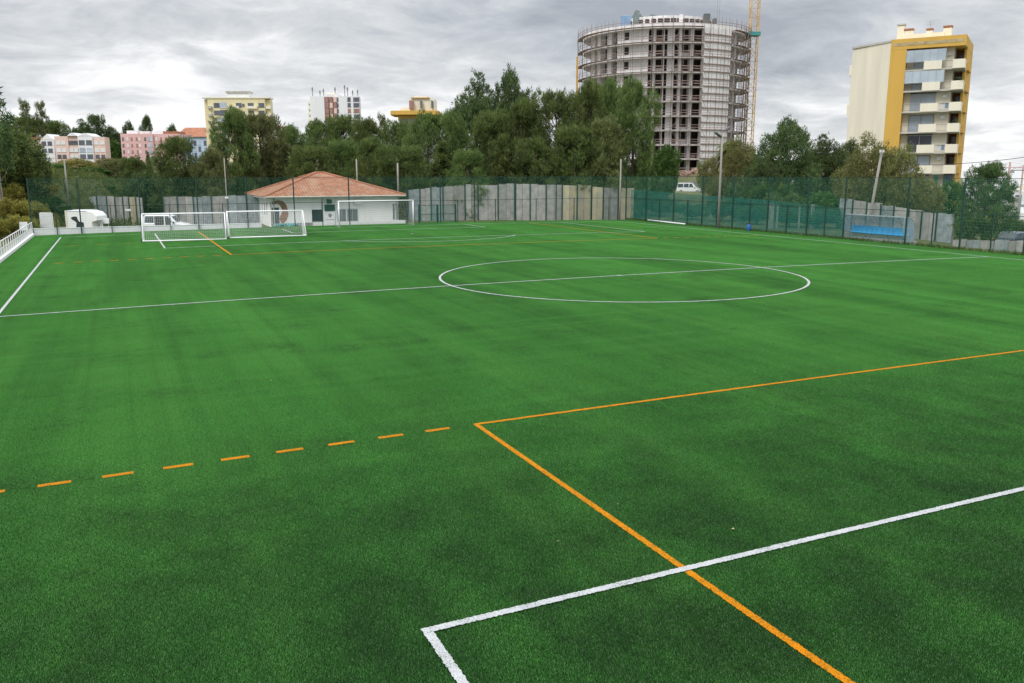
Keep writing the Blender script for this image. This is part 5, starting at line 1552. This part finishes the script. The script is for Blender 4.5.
tree('pine', 1, 632, 107, 80, 50, 'rightmost big pine in front of the round tower', 'leaf_pine', group=GP)
tree('pine', 2, 575, 104, 126, 56, 'lower front pine behind the ochre panels', 'leaf_pine', group=GP)
tree('pine', 3, 536, 103, 138, 50, 'lower front pine behind the middle of the grey panel wall', 'leaf_pine', group=GP)
tree('pine', 4, 468, 101, 150, 46, 'lowest front pine over the left third of the grey panel wall', 'leaf_pine', group=GP)
tree('pine', 1, 606, 104, 118, 44, 'lower front pine behind the slim grey pole', 'leaf_brown', group=GP)
tree('conifer', 3, 502, 102, 138, 34, 'pointed lower pine over the centre of the grey panel wall', 'leaf_pine', group=GP)
tree('round', 1, 664, 125, 146, 29, 'small round bright green tree at the foot of the round tower', 'leaf_bright')
tree('round', 2, 640, 112, 160, 30, 'dark bush tree between the pines and the round bright green tree', 'leaf_dark')
# around the palm
tree('olive', 1, 740, 119, 138, 38, 'greyish loose tree right of the palm, before the crane mast', 'leaf_olive', 'pale_bark')
tree('olive', 2, 710, 130, 158, 26, 'low grey-green tree left of the palm and floodlight pole', 'leaf_olive', 'pale_bark')
GR = 'dark pines right of the crane'
tree('umbrella', 3, 784, 104, 120, 66, 'big dark rounded pine with a pointed top right of the crane mast', 'leaf_dark', group=GR)
tree('umbrella', 1, 822, 108, 136, 54, 'dark rounded pine left of the ochre apartment tower', 'leaf_dark', group=GR)
tree('umbrella', 2, 846, 112, 141, 40, 'dark pine touching the left edge of the ochre apartment tower', 'leaf_dark', group=GR)
tree('round', 3, 764, 100, 160, 30, 'dark low tree at the left foot of the big rounded pine', 'leaf_dark')
tree('olive', 1, 868, 84, 136, 50, 'olive coloured tree behind the leaning pole, before the ochre tower', 'leaf_olive', 'pale_bark')
tree('olive', 2, 897, 82, 146, 46, 'yellowish loose tree below the ochre pier of the apartment tower', 'leaf_olive', 'pale_bark')
tree('olive', 3, 922, 80, 178, 38, 'green loose tree below the lowest apartment balconies', 'leaf_olive', 'pale_bark')
tree('round', 2, 948, 84, 182, 28, 'bright green small tree between the loose trees and the rightmost pine', 'leaf_bright')
tree('olive', 2, 850, 92, 166, 38, 'low greyish tree at the left of the leaning pole', 'leaf_olive', 'pale_bark')
tree('pine', 3, 984, 68, 163, 56, 'rightmost pine standing free before the white city', 'leaf_dark')
tree('round', 1, 1012, 86, 221, 34, 'dark green low tree at the right edge behind the blue car', 'leaf_dark')
# left side
tree('round', 4, 12, 86, 128, 62, 'big dark broadleaf tree at the left edge', 'leaf_pine')
tree('round', 3, 38, 92, 150, 26, 'darker low tree right of the big broadleaf tree, before the salmon block', 'leaf_dark')
tree('sparse', 1, -3, 80, 73, 44, 'thin bare-branched eucalyptus leaning in at the left edge of the sky', 'leaf_dark', 'pale_bark')
tree('sparse', 2, 26, 372, 99, 17, 'thin tall tree on the left skyline, left one of two', 'leaf_pine')
tree('sparse', 3, 42, 375, 101, 15, 'thin tall tree on the left skyline, right one of two', 'leaf_pine')
GH = 'trees on the left skyline'
tree('umbrella', 2, 4, 395, 120, 44, 'skyline tree at the very left behind the big broadleaf tree', 'leaf_pine', group=GH)
tree('pine', 1, 30, 400, 117, 46, 'skyline pine behind the two thin tall trees', 'leaf_pine', group=GH)
tree('pine', 4, 56, 390, 121, 32, 'skyline pine above the small pale house', 'leaf_pine', group=GH)
tree('umbrella', 1, 82, 395, 120, 30, 'skyline tree above the left part of the salmon block', 'leaf_dark', group=GH)
tree('pine', 2, 97, 395, 115, 22, 'taller skyline tree above the right part of the salmon block', 'leaf_dark', group=GH)
tree('umbrella', 2, 112, 400, 127, 30, 'low wide skyline tree between the salmon and the pink block', 'leaf_dark', group=GH)
tree('round', 2, 129, 400, 122, 13, 'small round tree standing above the left end of the pink block', 'leaf_dark', group=GH)
tree('pine', 3, 146, 400, 116, 15, 'dark taller tree standing above the middle of the pink block', 'leaf_dark', group=GH)
tree('round', 4, 172, 405, 125, 12, 'small tree standing above the right end of the pink block', 'leaf_dark', group=GH)
GM = 'trees below the apartment blocks'
tree('olive', 1, 75, 140, 158, 34, 'yellow-green loose tree before the middle of the salmon block', 'leaf_ochre', 'pale_bark', group=GM)
tree('round', 2, 55, 125, 164, 24, 'green tree before the left end of the salmon block', 'leaf_bright', group=GM)
tree('olive', 2, 108, 150, 158, 36, 'loose green tree below the gap between the salmon and pink blocks', 'leaf_olive', 'pale_bark', group=GM)
tree('round', 3, 112, 390, 141, 20, 'dark green tree in the gap between the salmon and pink blocks', 'leaf_bright', group=GM)
tree('pine', 4, 122, 120, 160, 34, 'brownish low tree below the left end of the pink block', 'leaf_brown', group=GM)
tree('round', 1, 92, 118, 167, 32, 'low green tree behind the bluish panel wall', 'leaf_bright', group=GM)
tree('round', 4, 150, 100, 172, 40, 'dark low tree above the gap beside the white van', 'leaf_dark', group=GM)
tree('round', 2, 196, 100, 166, 44, 'dark low tree above the grey panels behind the white van', 'leaf_dark', group=GM)
tree('round', 3, 236, 106, 166, 44, 'dark low tree above the panels at the left end of the clubhouse', 'leaf_dark', group=GM)

# scrub on the left bank and elsewhere
GS = 'scrub bushes on the left bank'
rl = random.Random(4)
scrub = [(4, 84, 184, 34, 'ochre', 'behind the brown pole'), (20, 88, 182, 34, 'ochre', 'right of the brown pole, near the top of the bank'), (38, 92, 180, 34, 'ochre', 'highest left of the bluish panel wall'), (-4, 78, 199, 34, 'ochre', 'low at the left edge'),
         (14, 80, 202, 32, 'ochre', 'in the middle of the bank under the brown pole'), (30, 84, 199, 32, 'ochre', 'left of the slatted panel, mid bank'), (46, 90, 197, 28, 'bright', 'green, above the slatted panel'), (8, 75, 217, 26, 'ochre', 'behind the low fence'),
         (24, 78, 215, 24, 'ochre', 'just left of the corner fence post'), (61, 92, 206, 20, 'bright', 'green, between the slatted panel and the kiosk'),
         (66, 110, 184, 36, 'bright', 'green, below the white half hidden car'), (92, 112, 183, 36, 'bright', 'green, above the bluish panel wall'), (118, 108, 185, 32, 'bright', 'green, above the ochre boards'), (50, 108, 186, 28, 'olive', 'greyish, at the top of the bank')]
for i, (px, dp, top, w, lf, lab) in enumerate(scrub):
    tree('shrub', 1 + i % 3, px, dp, top, w, ('ochre scrub bush ' if lf == 'ochre' else 'bank bush ') + lab, 'leaf_' + lf, 'bark', GS)
GB = 'bushes behind the right fence'
for i, (px, dp, top, w, lf, lab) in enumerate([(835, 92, 192, 46, 'bright', 'wide bright green bush behind the right fence, left of the bench shelter'), (806, 98, 194, 34, 'bright', 'bright green bush behind the shade netting, left of the wide one'), (768, 98, 183, 40, 'bright', 'green bush behind the fence under the big dark pine'),
                                              (742, 100, 184, 36, 'dark', 'dark bush behind the fence right of the floodlight pole'), (783, 95, 193, 36, 'dark', 'dark low bush behind the shade netting below the big pine'), (654, 118, 178, 28, 'dark', 'dark bush under the round bright green tree'),
                                              (640, 108, 176, 36, 'bright', 'green bush at the right end of the panel wall'), (722, 96, 200, 34, 'bright', 'green bush behind the netting at the floodlight pole'), (756, 90, 204, 38, 'bright', 'green low bush behind the netting in the third bay'),
                                              (690, 100, 204, 36, 'dark', 'dark low bush behind the netting below the minivan'), (790, 86, 206, 38, 'bright', 'green low bush behind the netting near the pale strips'), (822, 84, 208, 36, 'dark', 'dark low bush behind the netting beside the shelter'), (658, 106, 196, 34, 'dark', 'dark bush behind the far end of the netting'),
                                              (1000, 64, 246, 26, 'ochre', 'dry tuft at the foot of the low grey wall'), (722, 122, 178, 26, 'olive', 'greyish shrub under the low grey-green tree')]):
    tree('bush', 1 + i % 3, px, dp, top, w, lab, 'leaf_' + lf, 'bark', GB)
for px, hgt, t in ((770.5, 204, .15), (776.5, 205, .06), (798.5, 207, .06), (811.5, 205, .12)):
    p = spot(px, 84); mb = MB(p); zt = zpix(p, hgt); mb.box(p.x - t * 1.2, p.x + t * 1.2, p.y - t, p.y + t, p.z - .5, zt); mb.box(p.x - t * 1.4, p.x + t * 1.4, p.y - t * 1.2, p.y + t * 1.2, zt, zt + .04)
    o = mb.build('concrete_post', M['concrete']); o.location = p
    tag(o, {770.5: 'broad pale concrete post behind the netting, leftmost of four', 776.5: 'thin pale post close to the broad leftmost post', 798.5: 'thin pale post standing alone behind the netting', 811.5: 'medium pale concrete post, rightmost of four behind the netting'}[px], 'post', 'pale posts behind the netting')

# herbs and scrub covering the left bank: nobody could count them
def cover(name, n, a0, a1, d0, d1, leafm, label, seed, hgt):
    rng = np.random.default_rng(seed)
    a = rng.uniform(a0, a1, n); d = rng.uniform(d0, d1, n)
    x = CAM[0] + d * np.sin(a); y = CAM[1] + d * np.cos(a)
    bump = .5 + .5 * np.sin(x * .9 + seed) * np.sin(y * .8 + 2 * np.sin(x * .37)) + .35 * np.sin(x * 2.3 + y * 1.7)
    z = np.array([ground_z(p, q) for p, q in zip(x, y)]) + np.maximum(bump, 0) * hgt * rng.random(n)
    keep = y > 51.8
    c = np.stack([x, y, z], 1)[keep]
    v = leaves(c, np.tile([0., 0., 1.], (len(c), 1)), rng, 5, .28, .09, .9, .4, .22)
    o = bpy.data.objects.new(name, tri_mesh(name, v, M[leafm])); COL.objects.link(o); tag(o, label, 'plants', kind='stuff')


cover('scrub_cover', 9000, -.20, -.055, 91, 122, 'leaf_scrub', 'yellowish scrub and dry grass covering the bank left of the slatted panel', 3, 1.0)
cover('herb_cover', 8000, -.075, .05, 99, 135, 'leaf_herb', 'green herbs covering the slope above the bluish panel wall', 6, .9)

# palm
pd = 122; pp = spot(729, pd)
pr_ = empty('palm_tree', pp, 'palm with a skirt of dead fronds behind the floodlight pole', 'palm tree')
hz_ = zpix(pp, 146) - pp.z
m = MB(); m.tube([(.15 * math.sin(3 * t), 0, -.5 + (hz_ + .5) * t) for t in np.linspace(0, 1, 10)], [.42, .36, .33, .31, .3, .3, .3, .31, .33, .3], 10); m.build('trunk', M['bark'], pr_, smooth=True)
rng = np.random.default_rng(5)


def fronds(n, lo, hi, ln, seed, droop):
    rnd = random.Random(seed); V = []
    for i in range(n):
        a = rnd.uniform(0, 6.283); el = rnd.uniform(lo, hi); L = ln * rnd.uniform(.8, 1.15)
        pts = []
        for t in np.linspace(0, 1, 9):
            r_ = L * t * math.cos(el); z = L * t * math.sin(el) - droop * L * t * t
            pts.append(Vector((r_ * math.cos(a), r_ * math.sin(a), hz_ + z)))
        side = Vector((-math.sin(a), math.cos(a), 0))
        for q in range(8):
            p, nx = pts[q], pts[q + 1]
            V += [p - side * .04, p + side * .04, nx]
            for s in (-1, 1):
                for h in (0, .33, .66):
                    b = p.lerp(nx, h); ll = .75 * math.sin(PI * (.15 + .8 * (q + h) / 8)) 
                    tip = b + side * s * ll + (nx - p).normalized() * ll * .5 + Vector((0, 0, -.25 * ll))
                    V += [b, b + (nx - p) * .30, tip]
    return np.array([tuple(v) for v in V])


o = bpy.data.objects.new('crown', tri_mesh('crown', fronds(64, -.7, 1.15, 2.7, 3, .75), M['leaf_palm'])); COL.objects.link(o); o.parent = pr_
o = bpy.data.objects.new('dead_fronds', tri_mesh('dead_fronds', fronds(60, -1.35, -.6, 2.8, 8, .35), M['palm_dead'])); COL.objects.link(o); o.parent = pr_

# rubble heap at the foot of the tower
m = MB(); p = at(691, 172, 150); rl = random.Random(9)
for k in range(40):
    c = Vector((p.x + rl.gauss(0, 1.6), p.y + rl.gauss(0, 1), p.z - .8 + rl.uniform(0, 1.2))); s = rl.uniform(.15, .5)
    m.bar(c, c + Vector((rl.uniform(-1, 1), rl.uniform(-1, 1), rl.uniform(-.5, .5))) * s * 2, s)
o = tag(m.build('rubble_heap', M['brick']), 'heap of reddish brick rubble at the foot of the round tower', 'rubble')

rng = np.random.default_rng(12)
c = np.stack([rng.uniform(-27, 15, 90), -37 + 60 * rng.random(90) ** 1.4, np.zeros(90)], 1); c[:, 2] = CROWN * (1 - (c[:, 0] / HW) ** 2) + .036
v = leaves(c, np.tile([0., 0., 0.1], (90, 1)), rng, 1, .06, .05, 0, .1, .01); v[:, 2] = np.repeat(c[:, 2], 3) + .006 * rng.random(270)
o = bpy.data.objects.new('fallen_leaves', tri_mesh('fallen_leaves', v, mat('dry_leaf', (.42, .36, .18), .8, .3, 2))); COL.objects.link(o); tag(o, 'few tiny pale dry leaves scattered over the pitch', 'leaves', kind='stuff')
# grass tufts along the foot of the right fence
rng = np.random.default_rng(2)
c = np.stack([30.95 + .35 * rng.normal(size=2600) ** 2 * .6, rng.uniform(-12, 49, 2600), np.full(2600, -.02)], 1)
v = leaves(c, np.tile([0., 0., 1.], (len(c), 1)), rng, 4, .20, .03, 1.6, .4, .12)
o = bpy.data.objects.new('weeds', tri_mesh('weeds', v, M['leaf_bright'])); COL.objects.link(o); tag(o, 'uneven green weeds along the foot of the right fence', 'weeds', kind='stuff')

# ------------------------------------------------------------------ sky and light
w = bpy.data.worlds.new('World'); S.world = w; w.use_nodes = True
nt = w.node_tree; L = nt.links.new
for n in list(nt.nodes): nt.nodes.remove(n)
SUN_EL, SUN_AZ = math.radians(48), math.radians(-125)        # azimuth from +y towards +x
sky = N(nt, 'ShaderNodeTexSky', sky_type='NISHITA', sun_disc=False); sky.sun_elevation = SUN_EL; sky.sun_rotation = SUN_AZ; sky.altitude = 100; sky.dust_density = 2
tc = N(nt, 'ShaderNodeTexCoord'); sep = N(nt, 'ShaderNodeSeparateXYZ'); L(tc.outputs['Generated'], sep.inputs[0])
mx = N(nt, 'ShaderNodeMath', operation='MAXIMUM'); L(sep.outputs[2], mx.inputs[0]); mx.inputs[1].default_value = 0
ad = N(nt, 'ShaderNodeMath', operation='ADD'); L(mx.outputs[0], ad.inputs[0]); ad.inputs[1].default_value = .19
dx = N(nt, 'ShaderNodeMath', operation='DIVIDE'); L(sep.outputs[0], dx.inputs[0]); L(ad.outputs[0], dx.inputs[1])
dy = N(nt, 'ShaderNodeMath', operation='DIVIDE'); L(sep.outputs[1], dy.inputs[0]); L(ad.outputs[0], dy.inputs[1])
cb_ = N(nt, 'ShaderNodeCombineXYZ'); L(dx.outputs[0], cb_.inputs[0]); L(dy.outputs[0], cb_.inputs[1])
mp = N(nt, 'ShaderNodeMapping'); mp.inputs['Location'].default_value = (2, 22, 0); mp.inputs['Rotation'].default_value = (0, 0, YAW); L(cb_.outputs[0], mp.inputs['Vector'])
n1 = N(nt, 'ShaderNodeTexNoise', Scale=.60, Detail=9.0, Roughness=.56, Distortion=.35); L(mp.outputs[0], n1.inputs['Vector'])
n2 = N(nt, 'ShaderNodeTexNoise', Scale=2.6, Detail=9.0, Roughness=.64, Distortion=.45); L(mp.outputs[0], n2.inputs['Vector'])
am0 = N(nt, 'ShaderNodeMath', operation='MULTIPLY_ADD'); L(n2.outputs['Fac'], am0.inputs[0]); am0.inputs[1].default_value = .56; L(n1.outputs['Fac'], am0.inputs[2])
hb = N(nt, 'ShaderNodeMapRange', interpolation_type='SMOOTHSTEP'); hb.inputs['From Min'].default_value = .0; hb.inputs['From Max'].default_value = .17; hb.inputs['To Min'].default_value = .10; hb.inputs['To Max'].default_value = -.01; L(sep.outputs[2], hb.inputs[0])
am = N(nt, 'ShaderNodeMath', operation='ADD'); L(am0.outputs[0], am.inputs[0]); L(hb.outputs[0], am.inputs[1])
cr_ = ramp(nt, [(.57, (.325, .35, .39)), (.70, (.44, .465, .50)), (.81, (.58, .60, .62)), (.94, (.82, .825, .83))]); L(am.outputs[0], cr_.inputs[0])
# an overcast sky is brighter overhead
zr = N(nt, 'ShaderNodeMapRange'); zr.inputs['From Min'].default_value = .25; zr.inputs['From Max'].default_value = 1; zr.inputs['To Min'].default_value = 1; zr.inputs['To Max'].default_value = 3.5; L(sep.outputs[2], zr.inputs[0])
b1 = N(nt, 'ShaderNodeBackground'); L(sky.outputs[0], b1.inputs[0]); b1.inputs[1].default_value = .06
b2 = N(nt, 'ShaderNodeBackground'); L(cr_.outputs[0], b2.inputs[0]); L(zr.outputs[0], b2.inputs[1])
ms = N(nt, 'ShaderNodeMixShader'); ms.inputs[0].default_value = .94; L(b1.outputs[0], ms.inputs[1]); L(b2.outputs[0], ms.inputs[2])
wo = N(nt, 'ShaderNodeOutputWorld'); L(ms.outputs[0], wo.inputs['Surface'])
sl = bpy.data.lights.new('sun', 'SUN'); sl.energy = 1.5; sl.angle = math.radians(18); sl.color = (1, .96, .90)
so_ = bpy.data.objects.new('sun', sl); COL.objects.link(so_)
dirv = Vector((math.sin(SUN_AZ) * math.cos(SUN_EL), math.cos(SUN_AZ) * math.cos(SUN_EL), math.sin(SUN_EL)))
so_.rotation_euler = dirv.to_track_quat('Z', 'Y').to_euler()

# ------------------------------------------------------------------ camera and output
cd = bpy.data.cameras.new('camera'); cam = bpy.data.objects.new('camera', cd); COL.objects.link(cam)
cd.sensor_fit = 'HORIZONTAL'; cd.sensor_width = 36; cd.lens = FN * 36; cd.clip_end = 9000; cd.clip_start = .1
rm = Matrix((R_, U_, -F_)).transposed().to_4x4(); rm.translation = CV
cam.matrix_world = rm
S.camera = cam
S.view_settings.view_transform = 'Standard'; S.view_settings.look = 'None'; S.view_settings.exposure = .36; S.view_settings.gamma = 1
S.view_settings.use_curve_mapping = False
S.cycles.max_bounces = 6; S.cycles.diffuse_bounces = 3; S.cycles.transparent_max_bounces = 24
